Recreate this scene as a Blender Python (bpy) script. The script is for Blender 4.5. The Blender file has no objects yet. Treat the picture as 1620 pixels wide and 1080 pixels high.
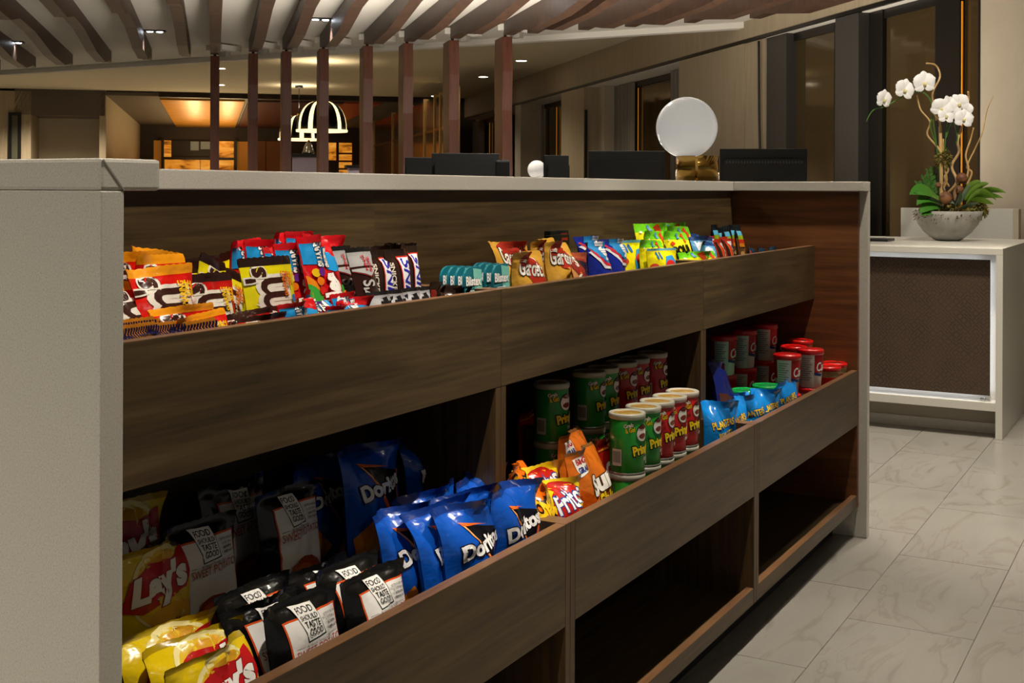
import bpy, bmesh, math, random
from mathutils import Vector, Matrix, Euler

# ------------------------------------------------------------------ camera, world, light, exposure
SC = bpy.context.scene
COL = SC.collection
PI = math.pi
cam_data = bpy.data.cameras.new('camera')
cam = bpy.data.objects.new('camera', cam_data)
COL.objects.link(cam)
cam_data.sensor_width = 36.0
cam_data.lens = 36.0 * 1932.33 / 1620.0
cam_data.shift_y = (299.02 - 540.0) / 1620.0
cam_data.clip_start = 0.05
HEAD = 0.5101                                   # the counter runs along +X; the lens looks 29 degrees to its left
fw = Vector((math.cos(HEAD), math.sin(HEAD), 0)); rt = Vector((math.sin(HEAD), -math.cos(HEAD), 0)); up = Vector((0, 0, 1))
ROLL = 0.004
r2 = rt * math.cos(ROLL) + up * math.sin(ROLL); u2 = up * math.cos(ROLL) - rt * math.sin(ROLL)
M = Matrix((r2, u2, -fw)).transposed().to_4x4()
M.translation = Vector((-0.7906, -0.8726, 1.0631))
cam.matrix_world = M
SC.camera = cam

w = bpy.data.worlds.new('world'); SC.world = w; w.use_nodes = True
w.node_tree.nodes['Background'].inputs[0].default_value = (0.62, 0.58, 0.50, 1)
w.node_tree.nodes['Background'].inputs[1].default_value = 0.17
vs = SC.view_settings
vs.view_transform = 'Standard'; vs.look = 'None'; vs.gamma = 1.0; vs.exposure = 0.0
try: vs.use_curve_mapping = False
except Exception: pass

def spot(loc, power, ang, target=None, color=(1, 0.86, 0.68), radius=0.03, blend=0.5):
    l = bpy.data.lights.new('spot', 'SPOT'); l.energy = power; l.spot_size = math.radians(ang); l.spot_blend = blend
    l.color = color; l.shadow_soft_size = radius
    o = bpy.data.objects.new('spot_light', l); COL.objects.link(o); o.location = loc
    d = (Vector(target) - Vector(loc)) if target else Vector((0, 0, -1))
    o.rotation_euler = d.to_track_quat('-Z', 'Y').to_euler()
    return o

# three narrow downlights over the snack counter
for lx, tx, pw in ((0.35, 0.35, 200), (1.45, 1.45, 215), (2.55, 2.55, 190)):
    spot((lx, -0.38, 2.86), pw, 50, (tx, 0.10, 0.6), (1, 0.9, 0.76), 0.03, 0.6)
# general lobby downlights, several of them unseen and added as fill light: x, y, z, watts, cone
LOBBY = [(-1.7, 0.35, 2.86, 330, 110), (-1.5, 1.6, 2.86, 160, 100), (-2.4, -1.5, 2.86, 60, 130), (0.4, -2.9, 2.86, 60, 130), (5.35, -0.05, 2.86, 480, 46), (4.15, -0.15, 2.86, 330, 66), (3.5, -0.55, 2.86, 90, 70), (1.2, -1.7, 2.86, 90, 62), (3.0, -1.5, 2.86, 110, 62), (4.4, -0.7, 2.86, 60, 62), (5.4, -1.3, 2.86, 90, 62), (3.9, 0.5, 2.86, 80, 80),
         (2.0, 2.2, 2.86, 160, 120), (6.0, 2.6, 2.55, 160, 150), (7.0, 5.0, 2.55, 200, 150), (7.4, 8.0, 2.55, 160, 150), (6.6, 11.0, 2.55, 120, 150), (6.2, 0.6, 2.86, 130, 110)]
for x, y, z, pw, an in LOBBY:
    spot((x, y, z), pw, an, None, (1, 0.91, 0.77), 0.06, 0.9)
spot((3.9, -0.35, 2.86), 190, 34, (5.6, 0.2, 1.15), (1, 0.92, 0.8), 0.05, 0.7)                  # unseen spot added to brighten the orchids from the front
# downlights along the window wall and out over the far lobby: s, d, watts (see WP below)
_W0 = Vector((17.2113, 9.1421, 0)); _ES = Vector((-0.73135, -0.68200, 0)); _NN = Vector((-0.68200, 0.73135, 0))
for s_, d_, pw in ((13.2, 1.3, 220), (11.3, 1.3, 170), (8.6, 1.4, 150), (5.6, 1.5, 150), (2.6, 1.5, 150), (-0.6, 1.6, 150), (-2.6, 4.5, 280), (-2.8, 7.8, 800), (1.5, 5.5, 250), (-1.0, 9.8, 380)):
    spot(_W0 + _ES * s_ + _NN * d_ + Vector((0, 0, 2.86)), pw, 140, None, (1, 0.86, 0.66), 0.06, 0.9)
for s_, d_, pw in ((-7.0, 5.0, 160), (-12.0, 5.2, 160), (-8.0, 1.8, 120), (-13.5, 2.5, 120)):
    spot(_W0 + _ES * s_ + _NN * d_ + Vector((0, 0, 2.6)), pw, 150, None, (1, 0.70, 0.40), 0.08, 0.9)
# unseen area light added behind the reception desk to brighten the white canopy
def area(loc, rot, sx, sy, power, color):
    l = bpy.data.lights.new('area', 'AREA'); l.shape = 'RECTANGLE'; l.size = sx; l.size_y = sy; l.energy = power; l.color = color
    o = bpy.data.objects.new('added_strip_light', l); COL.objects.link(o); o.location = loc; o.rotation_euler = rot
    return o
area((7.4, 3.3, 0.8), (PI, 0, 0), 0.5, 4.2, 150, (1, 0.9, 0.78))
# two unseen light strips added in the bar to streak the gold ceiling
for d_ in (5.404, 4.588):
    area(_W0 + _ES * -9.5 + _NN * d_ + Vector((0, 0, 1.6)), (PI, 0, math.atan2(_ES.y, _ES.x)), 9.5, 0.12, 75, (1, 0.72, 0.36))

# ------------------------------------------------------------------ materials
def lin(c):
    if isinstance(c, str):
        c = c.lstrip('#'); c = tuple(int(c[i:i + 2], 16) / 255 for i in (0, 2, 4))
    return tuple((x / 12.92 if x <= 0.04045 else ((x + 0.055) / 1.055) ** 2.4) for x in c[:3]) + (1,)
MC = {}
def mat(name, color, rough=0.5, metal=0.0, emit=0.0, ecol=None, trans=0.0, coat=0.0, spec=0.5):
    if name in MC: return MC[name]
    m = bpy.data.materials.new(name); m.use_nodes = True
    b = m.node_tree.nodes['Principled BSDF']
    b.inputs['Base Color'].default_value = lin(color); b.inputs['Roughness'].default_value = rough; b.inputs['Metallic'].default_value = metal
    b.inputs['Specular IOR Level'].default_value = spec
    if coat: b.inputs['Coat Weight'].default_value = coat; b.inputs['Coat Roughness'].default_value = 0.12
    if trans: b.inputs['Transmission Weight'].default_value = trans
    if emit: b.inputs['Emission Color'].default_value = lin(ecol or color); b.inputs['Emission Strength'].default_value = emit
    MC[name] = m
    return m
def noisy(name, stops, scale=(1, 1, 1), nscale=5.0, detail=6.0, rough=0.5, bump=0.0, metal=0.0, coat=0.0, distort=0.0, rvar=None, dist2=0.6, spec=0.5, emit=0.0):
    if name in MC: return MC[name]
    m = mat(name, stops[0][1], rough, metal, coat=coat, spec=spec); nt = m.node_tree; N = nt.nodes; L = nt.links
    b = N['Principled BSDF']
    tc = N.new('ShaderNodeTexCoord'); mp = N.new('ShaderNodeMapping'); mp.inputs['Scale'].default_value = scale
    nz = N.new('ShaderNodeTexNoise'); nz.inputs['Scale'].default_value = nscale; nz.inputs['Detail'].default_value = detail
    nz.inputs['Distortion'].default_value = distort; nz.inputs['Roughness'].default_value = dist2
    cr = N.new('ShaderNodeValToRGB'); el = cr.color_ramp.elements
    el[0].position, el[0].color = stops[0][0], lin(stops[0][1]); el[1].position, el[1].color = stops[-1][0], lin(stops[-1][1])
    for p, c in stops[1:-1]:
        e = el.new(p); e.color = lin(c)
    L.new(tc.outputs['Object'], mp.inputs['Vector']); L.new(mp.outputs['Vector'], nz.inputs['Vector']); L.new(nz.outputs['Fac'], cr.inputs['Fac'])
    L.new(cr.outputs['Color'], b.inputs['Base Color'])
    if emit:
        L.new(cr.outputs['Color'], b.inputs['Emission Color']); b.inputs['Emission Strength'].default_value = emit
    if rvar:
        mr = N.new('ShaderNodeMapRange'); mr.inputs['To Min'].default_value, mr.inputs['To Max'].default_value = rvar
        L.new(nz.outputs['Fac'], mr.inputs['Value']); L.new(mr.outputs['Result'], b.inputs['Roughness'])
    if bump:
        bp = N.new('ShaderNodeBump'); bp.inputs['Strength'].default_value = bump; bp.inputs['Distance'].default_value = 0.004
        L.new(nz.outputs['Fac'], bp.inputs['Height']); L.new(bp.outputs['Normal'], b.inputs['Normal'])
    return m
WOODX = noisy('walnut_grain_x', [(0.30, '#352a1a'), (0.5, '#4b3b24'), (0.72, '#5b4a2e')], (2.2, 45, 45), 1.6, 7, 0.42, 0.12, spec=0.4)
WOODZ = noisy('walnut_grain_z', [(0.30, '#372918'), (0.5, '#4c3921'), (0.72, '#5d472a')], (45, 45, 2.2), 1.6, 7, 0.42, 0.12, spec=0.4)
WOODY = noisy('walnut_grain_y', [(0.28, '#4b2e1a'), (0.5, '#6d4325'), (0.75, '#85542f')], (45, 2.0, 34), 1.3, 7, 0.40, 0.12, distort=0.3, spec=0.4)
WOODEDGE = noisy('walnut_edge', [(0.30, '#5d4029'), (0.7, '#7a5738')], (4, 45, 45), 1.6, 6, 0.38, 0.1, spec=0.5)
POSTW = noisy('post_wood', [(0.3, '#4e2a1b'), (0.7, '#6d3d28')], (40, 40, 1.2), 1.5, 6, 0.4, 0.05)
SLATW = noisy('slat_wood', [(0.3, '#36241a'), (0.7, '#4c3526')], (25, 25, 25), 0.6, 5, 0.45, 0.05)
STONE = noisy('speckled_quartz', [(0.30, '#a9a59b'), (0.42, '#bdb9af'), (0.62, '#c6c2b8'), (0.75, '#cfcbc1')], (1, 1, 1), 520, 3, 0.38, 0.03)
WHITEST = noisy('white_stone', [(0.3, '#c6c2b8'), (0.7, '#d2cfc6')], (1, 1, 1), 240, 3, 0.30)
CEILM = mat('cream_ceiling', '#c9bfa6', 0.8)
CANOPYM = mat('white_canopy', '#e2ded4', 0.75)
BEIGE = noisy('beige_wallcovering', [(0.3, '#9a8b72'), (0.7, '#a99a80')], (14, 14, 0.7), 3.0, 5, 0.6, 0.04)
BEIGE2 = noisy('plain_beige_wall', [(0.3, '#b5a892'), (0.7, '#bcb09a')], (2, 2, 2), 2.0, 3, 0.7)
DKMETAL = mat('dark_bronze_metal', '#2e2a25', 0.35, 0.6)
DKGREY = mat('dark_grey_frame', '#3a3733', 0.5)
BLACK = mat('black_plastic', '#0c0c0d', 0.4)
BRASS = mat('polished_brass', '#b8914a', 0.16, 1.0)
CHROME = mat('chrome', '#c9c9c9', 0.12, 1.0)
GOLD = noisy('hammered_gold_ceiling', [(0.3, '#b87a1e'), (0.7, '#d9982e')], (1, 1, 1), 3.0, 5, 0.34, 0.25, metal=0.35)
DKGLASS = mat('dark_window_glass', '#5a4a30', 0.06, 0.45, spec=0.8)

# ------------------------------------------------------------------ mesh helpers
def fin(bm, name, m, parent=None, smooth=False, mats=None):
    me = bpy.data.meshes.new(name); bm.to_mesh(me); bm.free()
    for x in (mats or [m]): me.materials.append(x)
    if smooth:
        for p in me.polygons: p.use_smooth = True
    return put(me, name, parent)
def put(me, name, parent=None):
    o = bpy.data.objects.new(name, me); COL.objects.link(o)
    if parent: o.parent = parent
    return o
def box_bm(bm, x0, x1, y0, y1, z0, z1, bev=0.0, xf=None):
    b2 = bmesh.new()
    v = [b2.verts.new((x, y, z)) for z in (z0, z1) for x, y in ((x0, y0), (x1, y0), (x1, y1), (x0, y1))]
    for f in ((3, 2, 1, 0), (4, 5, 6, 7), (0, 1, 5, 4), (1, 2, 6, 5), (2, 3, 7, 6), (3, 0, 4, 7)): b2.faces.new([v[i] for i in f])
    if bev: bmesh.ops.bevel(b2, geom=b2.edges[:], offset=bev, segments=2, affect='EDGES', profile=0.6)
    if xf: b2.transform(xf)
    me = bpy.data.meshes.new('tmp'); b2.to_mesh(me); b2.free(); bm.from_mesh(me); bpy.data.meshes.remove(me)
def box(name, m, x0, x1, y0, y1, z0, z1, parent=None, bev=0.0, xf=None):
    bm = bmesh.new(); box_bm(bm, min(x0, x1), max(x0, x1), min(y0, y1), max(y0, y1), z0, z1, bev, xf)
    return fin(bm, name, m, parent)
def prism(name, m, pts, axis, a, b, parent=None, bev=0.0, xf=None):
    """extrude a 2D outline; axis 'x': pts are (y, z), 'y': pts are (x, z), 'z': pts are (x, y)"""
    bm = bmesh.new()
    def P(p, t): return {'x': (t, p[0], p[1]), 'y': (p[0], t, p[1]), 'z': (p[0], p[1], t)}[axis]
    A = [bm.verts.new(P(p, a)) for p in pts]; B = [bm.verts.new(P(p, b)) for p in pts]
    bm.faces.new(A); bm.faces.new(B[::-1])
    for i in range(len(pts)): bm.faces.new((A[i - 1], B[i - 1], B[i], A[i]))
    bmesh.ops.recalc_face_normals(bm, faces=bm.faces[:])
    if bev: bmesh.ops.bevel(bm, geom=bm.edges[:], offset=bev, segments=2, affect='EDGES')
    if xf: bm.transform(xf)
    return fin(bm, name, m, parent)
def lathe(name, m, prof, parent=None, seg=32, cx=0, cy=0, cz=0, cap=True):
    bm = bmesh.new(); rings = []
    for r, z in prof: rings.append([bm.verts.new((cx + r * math.cos(2 * PI * i / seg), cy + r * math.sin(2 * PI * i / seg), cz + z)) for i in range(seg)] if r > 1e-6 else [bm.verts.new((cx, cy, cz + z))])
    for a, b in zip(rings, rings[1:]):
        for i in range(seg):
            j = (i + 1) % seg
            if len(a) == 1 and len(b) == 1: continue
            if len(a) == 1: bm.faces.new((a[0], b[j], b[i]))
            elif len(b) == 1: bm.faces.new((a[i], a[j], b[0]))
            else: bm.faces.new((a[i], a[j], b[j], b[i]))
    bmesh.ops.recalc_face_normals(bm, faces=bm.faces[:])
    return fin(bm, name, m, parent, True)
def tube(name, m, pts, rad, parent=None, seg=7, mesh_only=False):
    """a tapered round tube through pts; rad is a number or one per point"""
    bm = bmesh.new(); pts = [Vector(p) for p in pts]; n = len(pts); rings = []
    for i, p in enumerate(pts):
        d = (pts[min(i + 1, n - 1)] - pts[max(i - 1, 0)]).normalized()
        a = d.orthogonal().normalized() if i == 0 else (rings[-1][1] - d * d.dot(rings[-1][1])).normalized()
        b = d.cross(a); r = rad[i] if isinstance(rad, (list, tuple)) else rad
        rings.append(([bm.verts.new(p + (a * math.cos(2 * PI * k / seg) + b * math.sin(2 * PI * k / seg)) * r) for k in range(seg)], a))
    for (A, _), (B, _) in zip(rings, rings[1:]):
        for k in range(seg): bm.faces.new((A[k], A[(k + 1) % seg], B[(k + 1) % seg], B[k]))
    bm.faces.new(rings[0][0][::-1]); bm.faces.new(rings[-1][0])
    return fin(bm, name, m, parent, True)
def spline(pts, n=6):
    pts = [Vector(p) for p in pts]; out = []
    P = [pts[0]] + pts + [pts[-1]]
    for i in range(1, len(P) - 2):
        for k in range(n):
            t = k / n; a, b, c, d = P[i - 1], P[i], P[i + 1], P[i + 2]
            out.append(0.5 * ((2 * b) + (c - a) * t + (2 * a - 5 * b + 4 * c - d) * t * t + (3 * b - a - 3 * c + d) * t ** 3))
    out.append(pts[-1]); return out
def thing(name, label, cat, loc=(0, 0, 0), rot=(0, 0, 0), group=None):
    o = bpy.data.objects.new(name, None); COL.objects.link(o); o.location = loc; o.rotation_euler = rot
    o.empty_display_size = 0.05
    o['label'] = label; o['category'] = cat
    if group: o['group'] = group
    return o
def tag(o, label, cat, group=None):
    o['label'] = label; o['category'] = cat
    if group: o['group'] = group
    return o
def structure(o):
    o['kind'] = 'structure'; return o
# the long window wall runs obliquely to the counter: s along it (towards the camera), d out into the room
W0 = Vector((17.2113, 9.1421, 0)); ES = Vector((-0.73135, -0.68200, 0)); NN = Vector((-0.68200, 0.73135, 0))
WX = Matrix((ES, NN, Vector((0, 0, 1)))).transposed().to_4x4(); WX.translation = W0
WANG = math.atan2(ES.y, ES.x)
def WP(s, d, z=0): return W0 + ES * s + NN * d + Vector((0, 0, z))
def wbox(name, m, s0, s1, d0, d1, z0, z1, parent=None, bev=0.0):
    return box(name, m, s0, s1, d0, d1, z0, z1, parent, bev, WX)

# ------------------------------------------------------------------ room shell
FL = noisy('floor_tile_stone', [(0.22, '#757169'), (0.42, '#85817a'), (0.485, '#88847c'), (0.505, '#777168'), (0.525, '#86827a'), (0.62, '#8b8780'), (0.635, '#807a71'), (0.66, '#8a867f'), (0.80, '#7d7971')], (1.0, 2.6, 1), 1.3, 5, 0.28, 0.015, distort=1.3, dist2=0.5)
GROUT = mat('floor_grout', '#6f6a61', 0.8)
floor = structure(box('floor', GROUT, -6, 40, -6, 40, -0.10, -0.003))
TW, TD = 0.61, 0.30
tilemesh = []
for k in range(5):
    bm = bmesh.new(); box_bm(bm, 0.001, TW - 0.001, 0.001, TD - 0.001, -0.02, 0.0, 0.0012)
    me = bpy.data.meshes.new('tile'); bm.to_mesh(me); bm.free(); tilemesh.append(me)
    fm = FL.copy(); fm.name = 'floor_tile_stone_%d' % k
    mp = [n for n in fm.node_tree.nodes if n.type == 'MAPPING'][0]; mp.inputs['Location'].default_value = (k * 7.3, k * 3.1, k)
    mp.inputs['Rotation'].default_value = (0, 0, (0.25, -0.3, 0.6, 0.1, -0.7)[k])
    me.materials.append(fm)
random.seed(4)
for r in range(-6, 8):                                    # rows of tiles along the counter, joints staggered row by row
    y = -0.12 - TD * (r + 1)
    for c in range(-2, 12):
        x = 2.88 + TW * (c - 4) + (0.305 if r % 2 else 0) - 0.03 * (r % 3)
        t = put(random.choice(tilemesh), 'tile', floor); t.location = (x, y, random.choice((0, 0, -0.0004)))
        
ceiling = structure(box('ceiling', CEILM, -6, 40, -6, 40, 2.90, 3.0))

# ------------------------------------------------------------------ snack counter: stone surround
T0, TB = 1.09, 1.0601
counter = thing('stone_counter', 'pale speckled stone counter frame with mitred end panels around the snack shelves', 'counter')
box('end_panel', STONE, 0, 0.0278, 0, 0.95, 0.0, TB, counter, 0.0015)
box('end_panel', STONE, 2.9992, 3.027, 0, 0.95, 0.0, TB, counter, 0.0015)
box('counter_arm', STONE, 0, 0.0734, 0, 0.4137, TB, T0, counter, 0.0035)
box('counter_arm', STONE, 3.027 - 0.0734, 3.027, 0, 0.4137, TB, T0, counter, 0.0025)
box('countertop', STONE, 0, 3.027, 0.4137, 0.95, TB, T0, counter, 0.002)
JOINT = mat('stone_joint', '#8d8778', 0.7)
def mitre(x0, x1):
    prism('mitre_joint', JOINT, [(x0, T0 - 0.002), (x0 + 0.0012, T0 - 0.001), (x1 + 0.0012, TB), (x1 - 0.0010, TB)], 'y', -0.0006, 0.004, counter)
mitre(0.0015, 0.0278); mitre(3.0255, 2.9992)
# ------------------------------------------------------------------ snack counter: three walnut shelf units
J1, J2, RE = 1.0179, 1.9995, 2.979
DARKIN = mat('toe_kick_black', '#0a0908', 0.7)
def shelf_unit(xa, xb, label, lfull, rfull):
    u = thing('shelf_unit', label, 'shelf unit', (xa, 0, 0), (0, 0, 0), 'walnut shelf units in the counter')
    L = xb - xa; t = 0.018
    steps = [(0.425, 0.0949), (0.0257, 0.0949), (0.0257, 0.5138), (0.1591, 0.5138), (0.1591, 0.7262), (0.1776, 0.7262), (0.1776, 0.8919), (0.425, 0.8919)]
    full = [(0.425, 0.0949), (0.0257, 0.0949), (0.0257, TB), (0.425, TB)]
    def side(x0, x1, whole, m):
        prism('side_panel', WOODY if whole else WOODZ, full if whole else steps, 'x', x0, x1, u, 0.0008)
    side(0, t, lfull, WOODY)
    if rfull: side(L, L + 0.0202, True, WOODY)
    else: side(L - t, L, False, WOODZ)
    xr = L if rfull else L - t
    box('back_panel', WOODX, 0, L, 0.425, 0.44, 0.0949, TB, u)
    x_in = t
    box('front_board', WOODX, (x_in if lfull else 0.0) + 0.0006, L - 0.0006, 0.1591, 0.1771, 0.7266, 0.8913, u, 0.0008)
    box('front_board', WOODX, x_in + 0.0004, xr - 0.0004, 0.0257, 0.0437, 0.3468, 0.5134, u, 0.0008)
    box('front_board', WOODX, x_in + 0.0004, xr - 0.0004, 0.0262, 0.0442, 0.0949, 0.1311, u, 0.0008)
    E1, E2 = (0.1771, 0.425), (0.0437, 0.425)
    box('tray_floor', WOODX, x_in, xr, *E1, 0.767, 0.785, u)
    box('tray_floor', WOODX, x_in, xr, *E2, 0.382, 0.400, u)
    box('tray_step', WOODX, x_in, xr, 0.20, 0.425, 0.400, 0.450, u)
    box('tray_floor', WOODX, x_in, xr, 0.0442, 0.425, 0.0949, 0.113, u)
    box('edge_cap', WOODEDGE, x_in + 0.0004 if not lfull else 0.001, xr, 0.1593, 0.1769, 0.8913, 0.8921, u)
    box('edge_cap', WOODEDGE, x_in + 0.0004, xr, 0.0259, 0.0435, 0.5134, 0.5142, u)
    box('edge_cap', WOODEDGE, x_in + 0.0004, xr, 0.0264, 0.0440, 0.1311, 0.1319, u)
    if not rfull: box('edge_cap', WOODEDGE, xr, L, 0.1591, 0.425, 0.8919, 0.8927, u); box('edge_cap', WOODEDGE, xr, L, 0.0257, 0.1591, 0.5138, 0.5146, u)
    if not lfull: box('edge_cap', WOODEDGE, 0, t, 0.1591, 0.425, 0.8919, 0.8927, u); box('edge_cap', WOODEDGE, 0, t, 0.0257, 0.1591, 0.5138, 0.5146, u)
    box('toe_kick', DARKIN, 0, L, 0.10, 0.118, 0.0, 0.0949, u)
    return u
shelf_unit(0.0278, J1, 'walnut shelf unit beside the near stone end panel, holding blue and yellow chip bags', True, False)
shelf_unit(J1, J2, 'middle walnut shelf unit, holding the tall green and red chip cans', False, False)
shelf_unit(J2, RE, 'walnut shelf unit at the far end panel, holding soup cups and blue nut bags', False, True)

# ------------------------------------------------------------------ packaging: surfaces, printed artwork, wrappers
class Sheet:
    """front face of a pillow bag, given as a grid; also maps artwork (x, z in metres) on to it"""
    def __init__(s, W, H, T, seed, seal=(0.012, 0.012), nx=18, ny=26, crease=1.0, boxy=2.4, slump=0.0):
        rnd = random.Random(seed); s.W, s.H, s.T = W, H, T; s.nx, s.ny = nx, ny
        ph = [rnd.uniform(0, 6.28) for _ in range(12)]; kk = [rnd.uniform(5, 13) for _ in range(6)]
        dents = [(rnd.uniform(-0.8, 0.8), rnd.uniform(0.15, 0.9), rnd.uniform(0.10, 0.28), rnd.uniform(-1, 1), rnd.uniform(0, 3.14)) for _ in range(7)]
        s.zs = sorted(set([0, seal[0] * 0.5, seal[0]] + [seal[0] + (H - seal[0] - seal[1]) * (0.5 - 0.5 * math.cos(PI * i / (ny - 4))) * 0.5 + (H - seal[0] - seal[1]) * 0.5 * i / (ny - 4) for i in range(1, ny - 4)] + [H - seal[1], H - seal[1] * 0.5, H]))
        s.xs = [W * (-0.5 + i / nx) for i in range(nx + 1)]
        def f(x, z, side):
            a = 2 * x / W; b = (z - seal[0]) / max(1e-6, H - seal[0] - seal[1]); inside = 0 < b < 1
            wx = x; y = 0.0
            if inside:
                e = 1 - abs(2 * b - 1) ** boxy; e = max(0, e) ** 0.8; q = max(0, 1 - abs(a) ** 2.3) ** 0.7
                y = T / 2 * q * e
                wx = x * (1 - 0.055 * e)
                d = min(b, 1 - b)
                y += crease * T * 0.085 * math.exp(-d / 0.10) * min(1, d / 0.02) * q * (math.sin(kk[0] * a * 1.6 + ph[0] + side) + 0.6 * math.sin(kk[1] * a * 2.3 + ph[1]))
                y += crease * T * 0.05 * q * e * (math.sin(kk[2] * a * 0.5 + 5 * b + ph[2] + 2 * side) + math.sin(7 * b - kk[3] * a * 0.4 + ph[3]))
                for dx, dz, dr, am, an in dents:
                    uu = (a - dx) * math.cos(an) + (b - dz) * 2 * math.sin(an); vv = -(a - dx) * math.sin(an) + (b - dz) * 2 * math.cos(an)
                    y -= crease * T * 0.17 * am * q * e * math.exp(-abs(uu) / (dr * 0.35)) * math.exp(-(vv / (dr * 2.4)) ** 2)
                y = max(y, 0.0006)
            else:
                y = 0.0007 + 0.0005 * math.sin(z * 2600)
            # the sealed ends wave a little
            wav = T * 0.16 * crease * (math.sin(2.2 * a + ph[4]) + 0.4 * math.sin(5 * a + ph[5])) * (max(0, b - 0.72) / 0.28) ** 2 if b > 0.72 else 0
            cy = wav + slump * H * max(0, b) ** 2
            zz = z + (0.0012 if z >= H - 1e-9 and int(round((x / W + 0.5) * nx)) % 2 else 0)
            return Vector((wx, cy + (y if side else -y), zz))
        s.front = [[f(x, z, 0) for x in s.xs] for z in s.zs]
        s.back = [[f(x, z, 1) for x in s.xs] for z in s.zs]
    def cutx(s): return s.xs[1:-1]
    def cutz(s): return s.zs[1:-1]
    def at(s, x, z, off):
        xs, zs = s.xs, s.zs
        i = min(max(int((x / s.W + 0.5) * s.nx + 1e-6), 0), s.nx - 1)
        j = 0
        for k in range(len(zs) - 1):
            if z >= zs[k] - 1e-7: j = k
        tx = (x - xs[i]) / (xs[i + 1] - xs[i]); tz = (z - zs[j]) / (zs[j + 1] - zs[j])
        A, B, C, D = s.front[j][i], s.front[j][i + 1], s.front[j + 1][i], s.front[j + 1][i + 1]
        p = A.lerp(B, tx).lerp(C.lerp(D, tx), tz)
        n = (B - A).cross(C - A); n = n.normalized() if n.length > 1e-12 else Vector((0, -1, 0))
        if n.y > 0: n = -n
        return p + n * off
    def mesh(s, name, bands, base):
        """bands: [(z0, z1, material)] painted round both sides"""
        bm = bmesh.new(); ms = [base] + [b[2] for b in bands]
        F = [[bm.verts.new(p) for p in r] for r in s.front]; B = [[bm.verts.new(p) for p in r] for r in s.back]
        for G, flip in ((F, False), (B, True)):
            for j in range(len(s.zs) - 1):
                zm = (s.zs[j] + s.zs[j + 1]) / 2; mi = 0
                for k, b in enumerate(bands):
                    if b[0] <= zm <= b[1]: mi = k + 1
                for i in range(s.nx):
                    q = (G[j][i], G[j][i + 1], G[j + 1][i + 1], G[j + 1][i])
                    f = bm.faces.new(q[::-1] if flip else q); f.material_index = mi; f.smooth = True
        bmesh.ops.remove_doubles(bm, verts=bm.verts[:], dist=0.0003)
        me = bpy.data.meshes.new(name); bm.to_mesh(me); bm.free()
        for m in ms: me.materials.append(m)
        return me
class Round:
    """wall of a can or cup; x is the arc length, z the height"""
    def __init__(s, r0, r1, H): s.r0, s.r1, s.H = r0, r1, H; s.W = 2 * PI * r0 * 0.98
    def cutx(s): return [s.W * (i / 36 - 0.5) for i in range(1, 36)]
    def cutz(s): return [s.H * 0.5]
    def at(s, x, z, off):
        a = x / s.r0; r = s.r0 + (s.r1 - s.r0) * z / s.H + off
        return Vector((r * math.sin(a), -r * math.cos(a), z))
class Flat:
    def __init__(s, W, H, y): s.W, s.H, s.y = W, H, y
    def cutx(s): return []
    def cutz(s): return []
    def at(s, x, z, off): return Vector((x, s.y - off, z))
TXT = {}
tcurve = bpy.data.curves.new('lettering', 'FONT'); tobj = bpy.data.objects.new('lettering', tcurve); COL.objects.link(tobj)
def lettering(body, bold, shear, sp):
    key = (body, round(bold, 3), shear, sp)
    if key not in TXT:
        tcurve.body = body; tcurve.size = 1; tcurve.offset = bold; tcurve.shear = shear; tcurve.space_character = sp; tcurve.resolution_u = 3
        bpy.context.view_layer.update()
        ev = tobj.evaluated_get(bpy.context.evaluated_depsgraph_get()); me = ev.to_mesh()
        TXT[key] = ([(v.co.x, v.co.y) for v in me.vertices], [tuple(p.vertices) for p in me.polygons]); ev.to_mesh_clear()
    return TXT[key]
INK = {}
def ink(c):
    if c not in INK: INK[c] = noisy('ink_' + c.lstrip('#'), [(0.3, c), (0.7, c)], (1, 1, 1), 42, 2, 0.27, 0.45)
    return INK[c]
def ell(c, cx, cz, rx, rz, rot=0, n=22):
    return ('poly', c, [(cx + rx * math.cos(t) * math.cos(rot) - rz * math.sin(t) * math.sin(rot), cz + rx * math.cos(t) * math.sin(rot) + rz * math.sin(t) * math.cos(rot)) for t in (2 * PI * i / n for i in range(n))])
def rect(c, x0, x1, z0, z1): return ('poly', c, [(x0, z0), (x1, z0), (x1, z1), (x0, z1)])
def poly(c, *p): return ('poly', c, list(p))
def text(c, body, cx, cz, h, rot=0, bold=0.03, xs=1.0, shear=0.0, out=None, ow=0.05, fit=None, sp=1.0):
    """h: height of the capitals; fit: squeeze or stretch to that width; out: outline colour"""
    return ('text', c, body, cx, cz, h, rot, bold, xs, shear, out, ow, fit, sp)
def up(items, dz):
    return [(it[0], it[1], [(x, z + dz) for x, z in it[2]]) if it[0] == 'poly' else it[:4] + (it[4] + dz,) + it[5:] for it in items]
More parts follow.
